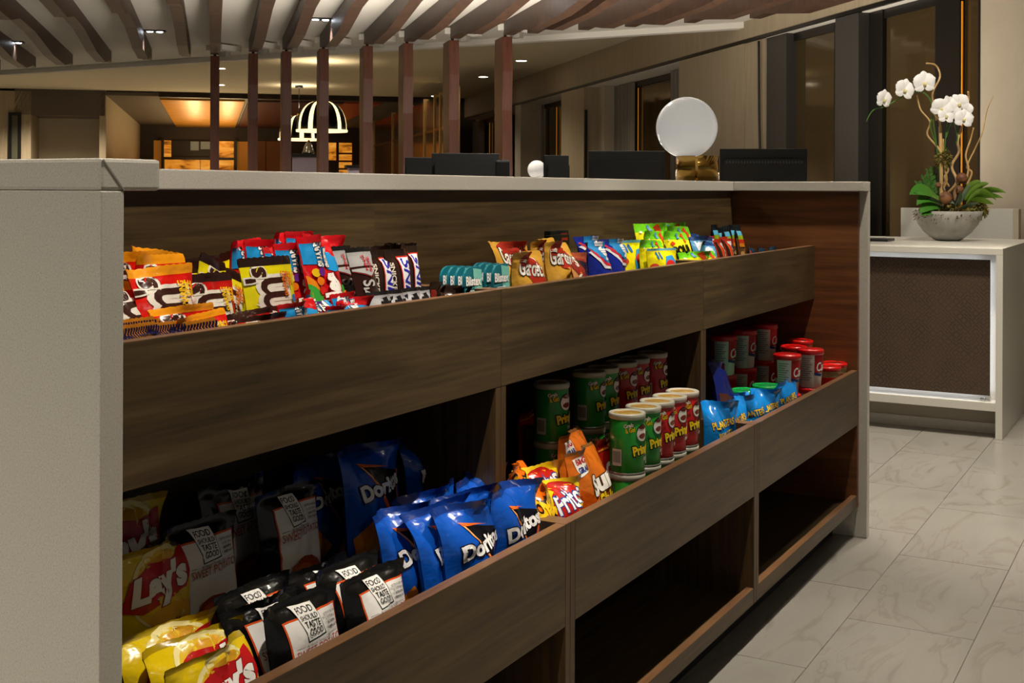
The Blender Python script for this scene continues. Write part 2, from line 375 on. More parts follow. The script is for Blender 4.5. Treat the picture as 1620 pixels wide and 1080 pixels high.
def artwork(surf, items, name):
    bm = bmesh.new(); cols = []; lay = 0; H, W = surf.H, surf.W
    def layer(color, verts, faces):
        nonlocal lay
        lay += 1; off = 0.00026 * lay + 0.0007
        if color not in cols: cols.append(color)
        mi = cols.index(color); b = bmesh.new(); vs_ = [b.verts.new((x, z, 0)) for x, z in verts]
        for f in faces:
            try: b.faces.new([vs_[i] for i in f])
            except ValueError: pass
        xs = [v[0] for v in verts]; zs = [v[1] for v in verts]
        e = 1e-5
        for co, no in (((-W / 2 + e, 0, 0), (-1, 0, 0)), ((W / 2 - e, 0, 0), (1, 0, 0)), ((0, e, 0), (0, -1, 0)), ((0, H - e, 0), (0, 1, 0))):
            bmesh.ops.bisect_plane(b, geom=b.verts[:] + b.edges[:] + b.faces[:], plane_co=co, plane_no=no, clear_outer=True)
        for c in surf.cutx():
            if min(xs) < c < max(xs): bmesh.ops.bisect_plane(b, geom=b.verts[:] + b.edges[:] + b.faces[:], plane_co=(c, 0, 0), plane_no=(1, 0, 0))
        for c in surf.cutz():
            if min(zs) < c < max(zs): bmesh.ops.bisect_plane(b, geom=b.verts[:] + b.edges[:] + b.faces[:], plane_co=(0, c, 0), plane_no=(0, 1, 0))
        mp = {}
        for f in b.faces:
            c = f.calc_center_median(); q = []
            for v in f.verts:
                # evaluate inside this cell: nudge towards the face's centre so the right cell is used
                x = v.co.x + (c.x - v.co.x) * 1e-3; z = v.co.y + (c.y - v.co.y) * 1e-3
                k = (round(v.co.x, 7), round(v.co.y, 7))
                if k not in mp: mp[k] = bm.verts.new(surf.at(x, z, off))
                q.append(mp[k])
            try:
                g = bm.faces.new(q); g.material_index = mi; g.smooth = True
            except ValueError: pass
        b.free()
    for it in items:
        if it[0] == 'poly':
            layer(it[1], it[2], [tuple(range(len(it[2])))])
        else:
            _, c, body, cx, cz, h, rot, bold, xs, shear, out, ow, fit, sp = it
            sz = h / 0.70
            v0, _f = lettering(body, 0.0, shear, sp)
            mx = (min(p[0] for p in v0) + max(p[0] for p in v0)) / 2; wd = max(p[0] for p in v0) - min(p[0] for p in v0)
            kx = sz * xs if not fit else fit / wd
            for col, bo in (((out, bold + ow), (c, bold)) if out else ((c, bold),)):
                v, f = lettering(body, bo, shear, sp)
                pts = [((x - mx) * kx, (y - 0.35) * sz) for x, y in v]
                layer(col, [(cx + x * math.cos(rot) - z * math.sin(rot), cz + x * math.sin(rot) + z * math.cos(rot)) for x, z in pts], f)
    bmesh.ops.recalc_face_normals(bm, faces=[])
    me = bpy.data.meshes.new(name); bm.to_mesh(me); bm.free()
    for c in cols: me.materials.append(ink(c))
    return me
def film(c, rough=0.22):
    return noisy('film_' + c.lstrip('#'), [(0.3, c), (0.7, c)], (1, 1, 1), 42, 2, rough, 0.5, coat=0.4)
V90 = PI / 2
KINDS = {}
def kind(key, name, cat, W, H, T, base, bands, art, n=2, **kw):
    KINDS[key] = dict(name=name, cat=cat, W=W, H=H, T=T, base=base, bands=bands, art=art, n=n, kw=kw, meshes={})
def kind_mesh(key, var):
    K = KINDS[key]; var %= K['n']
    if var not in K['meshes']:
        S = Sheet(K['W'], K['H'], K['T'], hash_(key) + var * 17, **K['kw'])
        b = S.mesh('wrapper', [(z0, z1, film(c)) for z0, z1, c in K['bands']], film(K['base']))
        a = artwork(S, K['art'], 'printed_front') if K['art'] else None
        K['meshes'][var] = (b, a)
    return K['meshes'][var]
def hash_(s): return sum(ord(c) * (i + 3) for i, c in enumerate(s))
CNT = {}
def place(key, base, rot, sx, sz, label, group):
    K = KINDS[key]; CNT[key] = CNT.get(key, -1) + 1
    b, a = kind_mesh(key, CNT[key])
    t = thing(K['name'], label, K['cat'], base, rot, group); t.scale = (sx, 1, sz)
    put(b, 'wrapper', t)
    if a: put(a, 'printed_front', t)
    return t
# --- chocolate candies, red pouch and yellow pouch
BR, WH, OR = '#3a1d16', '#e4ddd0', '#f09a14'
def mm(c1): return [
    text(BR, 'm', -0.012, 0.136, 0.080, V90, 0.015, out=WH, ow=0.075, fit=0.046), text(BR, "'s", -0.029, 0.1655, 0.036, V90, 0.04, out=WH, ow=0.06, fit=0.018),
    text(BR, '&', -0.008, 0.102, 0.034, V90, 0.03, out=WH, ow=0.06, fit=0.018), text(BR, 'm', -0.010, 0.068, 0.080, V90, 0.015, out=WH, ow=0.075, fit=0.046),
    text(c1, 'SHARING', 0.0245, 0.150, 0.0095, V90, 0.03, shear=0.2, fit=0.036), text(c1, 'SIZE', 0.0355, 0.157, 0.0105, V90, 0.04, shear=0.2, fit=0.021)]
kind('mmred', 'candy_pouch', 'candy', 0.10, 0.19, 0.022, '#d3150d', [(0.180, 0.2, OR), (0, 0.014, OR)], [poly('#e2a01a', (-0.05, 0.0), (0.05, 0.0), (0.05, 0.105), (0.03, 0.095), (-0.05, 0.06))] + mm('#f3c018') + [text('#e8dcc8', 'PEANUT BUTTER', 0.0445, 0.12, 0.0055, V90, 0.02, shear=0.2, fit=0.05)], 3, crease=1.6)
kind('mmreddark', 'candy_pouch', 'candy', 0.10, 0.19, 0.022, '#c4140f', [(0.179, 0.2, '#33160f'), (0, 0.014, '#33160f')], mm('#f3c018') + [text('#e8dcc8', 'MINI', 0.045, 0.13, 0.006, V90, 0.02, fit=0.02)], 2, crease=1.6)
kind('mmyellow', 'candy_pouch', 'candy', 0.108, 0.19, 0.020, '#e6d80f', [(0.180, 0.2, '#2b150e'), (0, 0.112, '#2b150e')], mm('#d86a12') + [ell('#2778b8', 0.040, 0.128, 0.005, 0.006), text('#d9cdb9', 'PEANUT', 0.048, 0.162, 0.004, V90, 0.01, fit=0.018)], 3, crease=0.7)
# --- fruit candies in red and blue pouches
SKB = '#1f93d6'
kind('skittle', 'candy_pouch', 'candy', 0.088, 0.205, 0.026, '#d0121c', [], [
    poly(SKB, (-0.042, 0.166), (-0.02, 0.164), (0.0, 0.158), (0.022, 0.153), (0.039, 0.158), (0.041, 0.176), (0.022, 0.184), (0.0, 0.189), (-0.02, 0.195), (-0.042, 0.196)),
    text('#f1efe9', 'SHARE', -0.012, 0.178, 0.0125, V90, 0.05, out='#20283a', ow=0.06, fit=0.034), text('#f1efe9', 'SIZE', 0.004, 0.173, 0.011, V90, 0.05, out='#20283a', ow=0.06, fit=0.026),
    poly('#e98a17', (-0.042, 0.150), (-0.03, 0.140), (-0.016, 0.118), (-0.042, 0.118)), poly('#3aa33c', (-0.042, 0.138), (-0.028, 0.128), (-0.008, 0.100), (-0.042, 0.095)), poly('#4b2a86', (-0.042, 0.112), (-0.028, 0.112), (-0.008, 0.092), (-0.042, 0.08)),
    ell('#e8c01c', -0.026, 0.152, 0.0075, 0.006), ell('#6a2a8a', -0.015, 0.153, 0.006, 0.006), ell('#ef7d1a', -0.021, 0.140, 0.0075, 0.006), ell('#d8251c', -0.020, 0.127, 0.007, 0.006), ell('#39a536', 0.028, 0.128, 0.006, 0.006), ell('#ef7d1a', 0.035, 0.12, 0.006, 0.006),
    text('#f2ede6', 'Skittles', 0.000, 0.104, 0.029, V90, 0.06, out='#7b0d12', ow=0.04, fit=0.088)], 4, crease=2.2, seal=(0.014, 0.012))
# --- chocolate bars
kind('hershey', 'chocolate_bar', 'candy bar', 0.062, 0.175, 0.012, '#2c1410', [(0.168, 0.2, '#1b1917'), (0.144, 0.168, '#a7a6a6')], [
    poly('#7d1f22', (-0.030, 0.144), (0.030, 0.144), (0.030, 0.141), (0.012, 0.1315), (-0.030, 0.141)), poly('#b0afae', (-0.030, 0.145), (0.030, 0.145), (0.030, 0.1425), (0.012, 0.1335), (-0.030, 0.1425)),
    text('#b3202a', 'KING', 0.002, 0.1525, 0.007, V90, 0.03, fit=0.022), text('#b3202a', 'SIZE', 0.013, 0.150, 0.007, V90, 0.03, fit=0.021),
    text('#b3b0ad', "HERSHEY'S", 0.000, 0.076, 0.030, V90, 0.02, fit=0.104), text('#d8d2c8', 'MILK CHOCOLATE', 0.025, 0.08, 0.005, V90, 0.02, fit=0.05)], 1, crease=0.5, boxy=8, nx=10, ny=18)
SNB = '#2a2399'
kind('snickers', 'chocolate_bar', 'candy bar', 0.062, 0.155, 0.026, '#2e1a13', [(0.146, 0.2, '#2a1b12')], [
    text('#e6dccb', 'SNICKERS', -0.022, 0.112, 0.0065, -V90, 0.03, fit=0.05), text('#cfc3b2', 'SAVE ONE', -0.0135, 0.062, 0.0045, -V90, 0.02, fit=0.034), text('#cfc3b2', 'FOR LATER', -0.0195, 0.062, 0.0045, -V90, 0.02, fit=0.036),
    rect('#c8281c', -0.0075, 0.0305, 0.004, 0.1455), rect('#e9e6ea', -0.0050, 0.028, 0.006, 0.1435), text(SNB, 'SNICKERS', 0.0116, 0.077, 0.0235, -V90, 0.02, shear=0.25, fit=0.128)], 2, crease=0.5, boxy=7, nx=14, ny=18)
kind('almondbar', 'chocolate_bar', 'candy bar', 0.05, 0.155, 0.024, '#2e1a13', [(0.146, 0.2, '#2a1b12')], [rect('#7cbf1c', -0.004, 0.024, 0.02, 0.142), text('#2e1a13', 'ALMOND', 0.010, 0.08, 0.012, V90, 0.03, fit=0.07)], 1, crease=0.6, boxy=7, nx=12, ny=18)
kind('silverbar', 'chocolate_bar', 'candy bar', 0.062, 0.14, 0.013, '#5d4a55', [(0.132, 0.2, '#211f20'), (0.11, 0.132, '#aaa9ad')], [poly('#1c1b1d', (-0.004, 0.119), (0.022, 0.117), (0.014, 0.131), (0.0, 0.128))], 2, crease=1.0, boxy=8, nx=12, ny=18)
kind('darkbar', 'chocolate_bar', 'candy bar', 0.06, 0.13, 0.022, '#26170f', [], [rect('#8c2a1c', -0.028, -0.022, 0.06, 0.118)], 3, crease=2.2, boxy=6, nx=14, ny=18)
NV = '#1b1640'
kind('stripebar', 'candy_bar', 'candy bar', 0.115, 0.12, 0.02, '#c97c14', [], [rect(NV, -0.056 + 0.0075 * i, -0.0505 + 0.0075 * i, 0.104, 0.1165) for i in range(15)] + [rect('#a4481a', -0.055, 0.055, 0.02, 0.098)], 2, crease=0.2, boxy=9, nx=16, ny=18)
# --- crunchy rye snack bags
TAN = '#d9a23a'
kind('gard', 'snack_bag', 'snack bag', 0.135, 0.185, 0.045, TAN, [], up([
    poly('#b5301d', (-0.045, 0.135), (-0.02, 0.152), (0.01, 0.15), (0.035, 0.128), (0.04, 0.10), (0.055, 0.07), (0.05, 0.05), (0.0, 0.045), (-0.01, 0.07), (-0.045, 0.10)),
    text('#f1ece2', "Gardetto's", -0.002, 0.108, 0.034, -0.12, 0.02, shear=0.15, out='#2b1a14', ow=0.03, fit=0.104), ell('#8a4a20', 0.01, 0.062, 0.022, 0.012), ell('#efe6d3', 0.036, 0.058, 0.010, 0.009), text('#3a2413', 'SNACK MIX', 0.0, 0.03, 0.010, 0, 0.02, fit=0.08)], 0.042), 3, crease=1.9)
kind('gardbrown', 'snack_bag', 'snack bag', 0.12, 0.185, 0.04, '#c98f52', [(0.150, 0.2, '#b85a3c')], up([poly('#8d2f25', (-0.05, 0.15), (0.04, 0.15), (0.052, 0.09), (-0.02, 0.10)), poly('#2b211c', (0.0, 0.145), (0.045, 0.14), (0.05, 0.105), (0.01, 0.11)), text('#2a1a10', 'ORIGINAL', 0.022, 0.066, 0.012, 0.05, 0.03, fit=0.064)], 0.02), 1, crease=1.0)
kind('poppack', 'cookie_pack', 'snack bag', 0.082, 0.175, 0.05, '#1b2fa6', [(0.166, 0.2, '#23308c')], up([
    poly('#2e8bc9', (-0.02, 0.168), (0.04, 0.168), (0.04, 0.11), (0.01, 0.115), (-0.02, 0.14)), poly('#c42a33', (-0.038, 0.150), (-0.03, 0.152), (0.0, 0.118), (0.036, 0.107), (0.036, 0.101), (-0.004, 0.110)), poly('#e5e4ee', (-0.04, 0.142), (-0.035, 0.144), (-0.004, 0.110), (0.036, 0.101), (0.036, 0.097), (-0.008, 0.104)),
    text('#f2f0ee', 'MINI', 0.018, 0.142, 0.018, V90, 0.05, fit=0.04), rect('#e6b22a', 0.026, 0.036, 0.098, 0.122), ell('#bf2b2a', -0.016, 0.068, 0.014, 0.017), ell('#ede4d4', -0.012, 0.078, 0.011, 0.008), text('#f0f0f4', 'POP', 0.026, 0.05, 0.022, V90, 0.06, out='#1c1c5c', ow=0.05, fit=0.05)], 0.012), 2, crease=0.9, boxy=4)
kind('fish', 'candy_pouch', 'candy', 0.10, 0.17, 0.026, '#eee012', [(0.162, 0.2, '#6fb3c8')], up([ell('#2d6fb0', -0.018, 0.122, 0.004, 0.012, 0.3), ell('#2d6fb0', -0.006, 0.122, 0.004, 0.012, 0.3), poly('#2a8fd0', (0.0, 0.09), (0.012, 0.118), (0.034, 0.122), (0.046, 0.10), (0.046, 0.06), (0.0, 0.06)), ell('#cf2a24', 0.022, 0.094, 0.018, 0.014), ell('#d2472c', -0.032, 0.09, 0.014, 0.010)], 0.028), 2, crease=0.8)
GRN = '#6cc51d'
kind('sour', 'candy_pouch', 'candy', 0.098, 0.185, 0.028, '#e9e21a', [(0.164, 0.2, GRN)], up([
    poly(GRN, (-0.048, 0.166), (0.048, 0.166), (0.048, 0.150), (0.02, 0.158), (-0.005, 0.150), (-0.03, 0.156), (-0.048, 0.138)),
    poly('#d8451e', (0.012, 0.134), (0.024, 0.142), (0.036, 0.118), (0.026, 0.110)), poly('#d8451e', (-0.03, 0.112), (-0.022, 0.118), (-0.016, 0.110), (-0.024, 0.104)), poly('#4c7fae', (-0.004, 0.138), (0.002, 0.14), (0.006, 0.124), (0.0, 0.122)), ell('#efe9dc', -0.034, 0.122, 0.004, 0.003),
    text('#16150f', 'SOUR', 0.006, 0.094, 0.020, 0.12, 0.06, fit=0.06), text('#16150f', 'PATCH', 0.010, 0.072, 0.016, 0.12, 0.06, fit=0.06), poly('#d8451e', (0.02, 0.05), (0.034, 0.056), (0.04, 0.044), (0.026, 0.04))], 0.042), 3, crease=1.6)
kind('bluemint', 'candy_pouch', 'candy', 0.085, 0.175, 0.03, '#5fa9dc', [(0.164, 0.2, '#2a4f92')], up([poly('#e7edf3', (-0.03, 0.14), (0.0, 0.15), (0.02, 0.13), (0.0, 0.11), (-0.03, 0.12)), poly('#b98a5c', (0.0, 0.10), (0.03, 0.12), (0.04, 0.09), (0.01, 0.08)), poly('#e8eef6', (-0.03, 0.09), (0.0, 0.095), (-0.005, 0.07), (-0.03, 0.07))], 0.012), 2, crease=1.8)
kind('orangebar', 'snack_bar', 'snack bar', 0.05, 0.155, 0.022, '#e0501c', [(0.144, 0.2, '#c8321a')], up([rect('#e9e3e0', 0.003, 0.022, 0.01, 0.128), text('#25226a', 'LUNA', 0.0125, 0.085, 0.0145, V90, 0.05, fit=0.066), rect('#38201a', -0.022, -0.014, 0.01, 0.13)], 0.02), 2, crease=0.7, boxy=6, nx=12, ny=18)
kind('nutbar', 'snack_bar', 'snack bar', 0.046, 0.17, 0.022, '#6b4422', [(0.136, 0.2, '#0e1a22')], up([
    rect('#5db3d8', -0.019, 0.019, 0.130, 0.143), rect('#94b81e', -0.019, 0.019, 0.119, 0.130), rect('#d3331c', -0.019, 0.019, 0.108, 0.119), rect('#e08a1e', -0.019, 0.019, 0.098, 0.108),
    rect('#14130f', 0.008, 0.020, 0.06, 0.145), text('#f0eee8', 'KIND', 0.0138, 0.116, 0.0085, V90, 0.04, fit=0.046)] + [ell(c, x, z, 0.007, 0.006) for c, x, z in (('#c79a5c', -0.012, 0.08), ('#8a5a2c', -0.002, 0.088), ('#d8b27a', 0.002, 0.074), ('#c79a5c', -0.010, 0.062), ('#8a5a2c', -0.001, 0.052))], 0.011), 2, crease=0.6, boxy=6, nx=12, ny=18)
kind('navybar', 'snack_bar', 'snack bar', 0.05, 0.13, 0.018, '#14283a', [(0.12, 0.2, '#1d4054')], [rect('#b8402a', -0.02, -0.006, 0.03, 0.11)], 1, crease=0.9, nx=12, ny=18)
# --- potato chips: yellow bags
YL = '#e3c40c'
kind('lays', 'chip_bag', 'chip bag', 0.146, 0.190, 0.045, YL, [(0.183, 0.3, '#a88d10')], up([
    ell('#f3e6a0', 0.010, 0.118, 0.058, 0.062), ell('#e8c22c', 0.010, 0.116, 0.053, 0.057), ell('#dfa526', 0.010, 0.158, 0.026, 0.010, 0.2), ell('#e6b23c', 0.016, 0.075, 0.04, 0.02),
    poly('#bf1a1c', (-0.06, 0.098), (-0.045, 0.140), (-0.01, 0.158), (0.03, 0.154), (0.062, 0.164), (0.064, 0.125), (0.05, 0.106), (0.0, 0.100), (-0.03, 0.088)),
    text('#f3f0ea', "Lay's", 0.004, 0.127, 0.036, 0.10, 0.055, shear=0.25, out='#7c0f12', ow=0.025, fit=0.098), text('#7b1515', 'Classic', 0.0, 0.065, 0.012, 0.1, 0.02, fit=0.05)], 0.009), 3, crease=1.7, seal=(0.012, 0.008))
# --- sweet potato chips: black bags with a white panel
OG, RB = '#d4501c', '#a8402c'
kind('sweet', 'chip_bag', 'chip bag', 0.138, 0.170, 0.036, '#0b0b0c', [], [
    poly(OG, (-0.042, 0.004), (0.060, 0.004), (0.062, 0.147), (-0.042, 0.147)), poly('#e6e3e0', (-0.0395, 0.004), (0.0575, 0.004), (0.0595, 0.1445), (-0.0395, 0.1445)),
    poly('#20302e', (-0.019, 0.1600), (0.0195, 0.1575), (0.0240, 0.1162), (-0.0125, 0.1142)), poly('#f0eeea', (-0.019, 0.1610), (0.018, 0.158), (0.0220, 0.1180), (-0.011, 0.1160)),
    text('#1d2423', 'FOOD', -0.0005, 0.1525, 0.0078, -0.06, 0.012, fit=0.028), text('#1d2423', 'SHOULD', 0.001, 0.1430, 0.0060, -0.05, 0.008, fit=0.029), text('#1d2423', 'TASTE', 0.0025, 0.1342, 0.0078, -0.05, 0.012, fit=0.027), text('#1d2423', 'GOOD', 0.0045, 0.1248, 0.0076, -0.05, 0.012, fit=0.027),
    text('#3a3a38', 'All Natural Tortilla Chips', 0.006, 0.1120, 0.0038, 0.02, 0.0, shear=0.3, fit=0.048), rect('#6a6a66', -0.036, -0.020, 0.1115, 0.1119), rect('#6a6a66', 0.033, 0.050, 0.1127, 0.1131),
    text(RB, 'SWEET POTATO', 0.008, 0.1045, 0.0105, 0.02, 0.004, fit=0.090), text('#3c3c3a', 'BETTER IF USED BY', 0.0395, 0.1375, 0.003, 0, 0.01, fit=0.027), text('#3c3c3a', '22 OCT 2014', 0.0375, 0.132, 0.003, 0, 0.01, fit=0.021), text('#3c3c3a', '1JN08-4TSA', 0.0375, 0.1265, 0.003, 0, 0.01, fit=0.019), text('#3c3c3a', 'ENTRY IN #83367', 0.0395, 0.121, 0.003, 0, 0.01, fit=0.025),
    poly('#8f3d1c', (-0.030, 0.046), (-0.022, 0.064), (-0.002, 0.070), (0.022, 0.068), (0.04, 0.058), (0.048, 0.044), (0.034, 0.028), (0.0, 0.022), (-0.020, 0.028)), ell('#b5562c', 0.002, 0.054, 0.020, 0.007, -0.1)], 3, crease=1.1, seal=(0.010, 0.0085))
# --- tortilla chips: blue bags
BLU = '#0d4fb4'
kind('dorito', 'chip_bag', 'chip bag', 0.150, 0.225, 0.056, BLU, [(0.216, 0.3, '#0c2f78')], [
    poly('#0a0a12', (-0.030, 0.190), (0.062, 0.166), (0.022, 0.090)), poly('#d4571c', (-0.033, 0.195), (-0.026, 0.187), (0.022, 0.096), (0.019, 0.086)), poly('#f0b070', (-0.030, 0.189), (-0.026, 0.187), (0.004, 0.128), (0.002, 0.126)), poly('#e2691f', (-0.033, 0.195), (0.024, 0.180), (-0.026, 0.187)), poly('#d4571c', (0.019, 0.086), (0.026, 0.090), (0.068, 0.166), (0.062, 0.168)),
    text('#f2f1f0', 'Doritos', 0.004, 0.150, 0.026, 0.12, 0.045, out='#1a0c14', ow=0.05, fit=0.108), text('#e8e4e0', 'COOL', 0.048, 0.105, 0.008, 0.1, 0.03, fit=0.026), text('#e8e4e0', 'RANCH', 0.048, 0.094, 0.008, 0.1, 0.03, fit=0.030),
    poly('#c9761c', (-0.062, 0.02), (-0.068, 0.07), (-0.04, 0.098), (-0.006, 0.05), (-0.02, 0.02)), poly('#dd9526', (-0.05, 0.03), (-0.052, 0.065), (-0.028, 0.07), (-0.016, 0.04)), poly('#c9761c', (0.02, 0.0), (0.03, 0.04), (0.06, 0.05), (0.066, 0.01))], 4, crease=1.7, boxy=2.2)
kind('cheeto', 'snack_bag', 'snack bag', 0.110, 0.18, 0.05, '#e06a10', [], up([text('#f2c21a', 'Cheetos', 0.0, 0.115, 0.038, 0.12, 0.07, out='#1b120a', ow=0.08, fit=0.096), text('#1f140a', 'REAL CHEESE', 0.0, 0.15, 0.007, 0.05, 0.02, fit=0.05), ell('#f0e8d8', 0.03, 0.05, 0.014, 0.01)], 0.03), 2, crease=1.6)
kind('frito', 'snack_bag', 'snack bag', 0.118, 0.18, 0.05, '#dcb455', [], up([
    ell('#e8c818', -0.002, 0.092, 0.052, 0.058), ell('#ba2018', 0.0, 0.092, 0.046, 0.042), poly('#e8c818', (-0.05, 0.03), (0.05, 0.05), (0.054, 0.044), (-0.044, 0.022)),
    text('#f1efec', 'Fritos', -0.002, 0.102, 0.034, 0.2, 0.02, shear=0.2, out='#21418f', ow=0.04, fit=0.080), text('#f1efec', 'CHIPS', 0.016, 0.06, 0.008, 0.2, 0.02, fit=0.026)], 0.042), 2, crease=1.6)
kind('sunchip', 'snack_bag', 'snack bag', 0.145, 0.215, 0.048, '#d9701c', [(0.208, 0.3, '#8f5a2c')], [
    poly('#efece6', (-0.060, 0.200), (-0.030, 0.206), (-0.026, 0.170), (-0.054, 0.163)), text('#b3242a', 'BIG', -0.043, 0.194, 0.011, 0.15, 0.04, fit=0.022), text('#24357e', 'GRAB', -0.041, 0.177, 0.011, 0.15, 0.04, fit=0.025),
    text('#f3efe6', 'Sun', 0.014, 0.142, 0.036, 0.18, 0.05, shear=0.15, out='#4a2a12', ow=0.045, fit=0.080), text('#f0c81e', 'Chips', 0.026, 0.106, 0.027, 0.18, 0.04, shear=0.15, out='#4a2a12', ow=0.04, fit=0.070), poly('#c9520f', (-0.06, 0.14), (-0.03, 0.12), (-0.01, 0.07), (-0.06, 0.04))], 2, crease=1.5)
kind('cheezit', 'snack_bag', 'snack bag', 0.125, 0.19, 0.045, '#a31512', [], up([rect('#bf1c17', -0.06, 0.06, 0.05, 0.13), text('#efeae4', 'CHEEZ-IT', 0.006, 0.094, 0.034, 0.10, 0.045, out='#5c0c0a', ow=0.03, fit=0.104), poly('#e0802a', (-0.06, 0.135), (0.06, 0.150), (0.06, 0.146), (-0.06, 0.131)), text('#e8dcc8', 'BIG CRUNCH', -0.01, 0.155, 0.009, 0.1, 0.02, fit=0.06)], 0.035), 2, crease=1.5)
kind('nuts', 'nut_bag', 'snack bag', 0.095, 0.165, 0.04, '#127fd2', [], up([text('#e6c224', 'PLANTERS', 0.0, 0.076, 0.015, 0.15, 0.03, out='#0b3a86', ow=0.05, fit=0.062), text('#e6c224', 'PEANUTS', 0.004, 0.054, 0.011, 0.15, 0.03, fit=0.046), ell('#d8a850', 0.0, 0.025, 0.03, 0.012), poly('#6bc3d8', (-0.04, 0.0), (-0.02, 0.03), (0.0, 0.0))], 0.042), 3, crease=1.8)
kind('trail', 'nut_bag', 'snack bag', 0.11, 0.17, 0.04, '#141d5e', [], [poly('#4d2a1a', (-0.05, 0.03), (0.05, 0.03), (0.05, 0.10), (-0.05, 0.11)), ell('#9a6a3a', -0.02, 0.05, 0.02, 0.014), ell('#c39a62', 0.02, 0.06, 0.02, 0.014), ell('#7a4a26', 0.0, 0.08, 0.018, 0.012)], 1, crease=1.4)
# --- printed cards, cans, cups and tubs
def card(x, y, z, label, mint=1):
    t = thing('lip_balm_card', label, 'lip balm', (x, y, z), (-0.05, 0, 0.05), 'teal lip balm cards')
    TE, MI = mat('teal_card', '#0e6f7e', 0.45), None
    W, H = 0.062, 0.145
    out = [(-W / 2, 0), (W / 2, 0), (W / 2, H - 0.006), (W / 2 - 0.006, H)] + [(-W / 2 + 0.026 * (1 - math.sin(a)) , H - 0.022 * (1 - math.cos(a))) for a in (PI / 2 * k / 5 for k in range(0, 6))]
    if 'card' not in KINDS:
        o = prism('card', TE, out, 'y', -0.002, 0.002, t); KINDS['card'] = o.data
        F = Flat(W, H, -0.002)
        KINDS['cardp'] = artwork(F, [poly('#7cc9bd', (0.0, H - 0.002), (W / 2, H - 0.006), (W / 2, 0.0), (0.012, 0.0), (0.022, 0.06), (0.004, 0.1)), poly('#3f9f9f', (-0.03, H - 0.036), (0.012, H - 0.034), (0.012, H - 0.0352), (-0.03, H - 0.0372)),
            text('#f4f5f2', 'Blistex', -0.001, H - 0.0235, 0.0150, -0.03, 0.035, out='#0b5566', ow=0.025, fit=0.052), text('#e8f0ee', 'MEDICATED', -0.004, H - 0.0425, 0.0070, 0, 0.03, fit=0.034)], 'printed_front')
    else: put(KINDS['card'], 'card', t)
    put(KINDS['cardp'], 'printed_front', t)
CANM = {}
def chip_can(x, y, z, red, rz, label, r=0.034, h=0.112):
    key = red
    if key not in CANM:
        c = '#b81518' if red else '#23902f'
        body = lathe('can_body', mat('can_red' if red else 'can_green', c, 0.3, coat=0.4), [(0, 0.0015), (r - 0.003, 0.001), (r - 0.001, 0.003), (r, 0.006), (r, h - 0.003), (r - 0.002, h), (0, h)])
        rim = lathe('bottom_rim', mat('can_rim', '#b9b6ac', 0.3, 0.8), [(r + 0.0003, 0.004), (r + 0.0012, 0.002), (r + 0.0012, 0.0005), (r - 0.001, 0.0), (r - 0.004, 0.002)])
        lid = lathe('lid', mat('milky_lid', '#d9d4c4', 0.35, trans=0.35), [(r + 0.0004, h - 0.007), (r + 0.0018, h - 0.006), (r + 0.0020, h + 0.0025), (r + 0.0004, h + 0.0040), (r - 0.004, h + 0.0040), (r - 0.006, h + 0.0016), (0, h + 0.0014)])
        seal = lathe('foil_seal', noisy('seal_foil', [(0.45, '#b98a2c'), (0.6, '#e0c070')], (1, 1, 1), 40, 2, 0.3, 0.1, metal=0.3), [(r - 0.0075, h + 0.0019), (0, h + 0.0020)])
        A = Round(r + 0.0002, r + 0.0002, h)
        art = artwork(A, [
            ell('#1f1510', 0.0, 0.080, 0.0165, 0.0165), ell('#efeae0', 0.0, 0.0785, 0.0155, 0.0150), ell('#7c2c1a', 0.0, 0.0735, 0.0105, 0.0052), ell('#5b1d10', 0.0, 0.0905, 0.011, 0.004),
            text('#f2d21c', 'Pringles', 0.004, 0.050, 0.0165, 0.16, 0.05, out='#14100c', ow=0.09, fit=0.054), text('#eef0e6', 'ORIGINAL' if red else 'SOUR CREAM', 0.016, 0.031, 0.006, 0.12, 0.03, fit=0.028), text('#eef0e6', '' if red else '& ONION', 0.018, 0.0235, 0.006, 0.12, 0.03, fit=0.02) if not red else rect('#8f1013', -0.02, 0.03, 0.0235, 0.0242),
            text('#f0ead8', 'Grab', -0.032, 0.0955, 0.007, 0.2, 0.03, out='#20140a', ow=0.06, fit=0.017), text('#f2d21c', '& Go!', -0.029, 0.087, 0.0085, 0.2, 0.04, out='#20140a', ow=0.06, fit=0.017),
            rect('#cfc9bd', -0.062, -0.044, 0.018, 0.050)] + [rect('#4a4640', -0.060 + 0.0026 * i, -0.0588 + 0.0026 * i, 0.024, 0.046) for i in range(6)] + [rect('#1c5d24' if not red else '#7c0f12', -0.030, 0.0, 0.012, 0.0126), rect('#1c5d24' if not red else '#7c0f12', -0.028, -0.004, 0.009, 0.0096)], 'printed_label')
        CANM[key] = [o.data for o in (body, rim, lid, seal)] + [art]
        for o in (body, rim, lid, seal): bpy.data.objects.remove(o)
    t = thing('chip_can', label, 'chip can', (x, y, z), (0, 0, rz), 'red chip cans' if red else 'green chip cans')
    for me, n in zip(CANM[key], ('can_body', 'bottom_rim', 'lid', 'foil_seal', 'printed_label')): put(me, n, t)
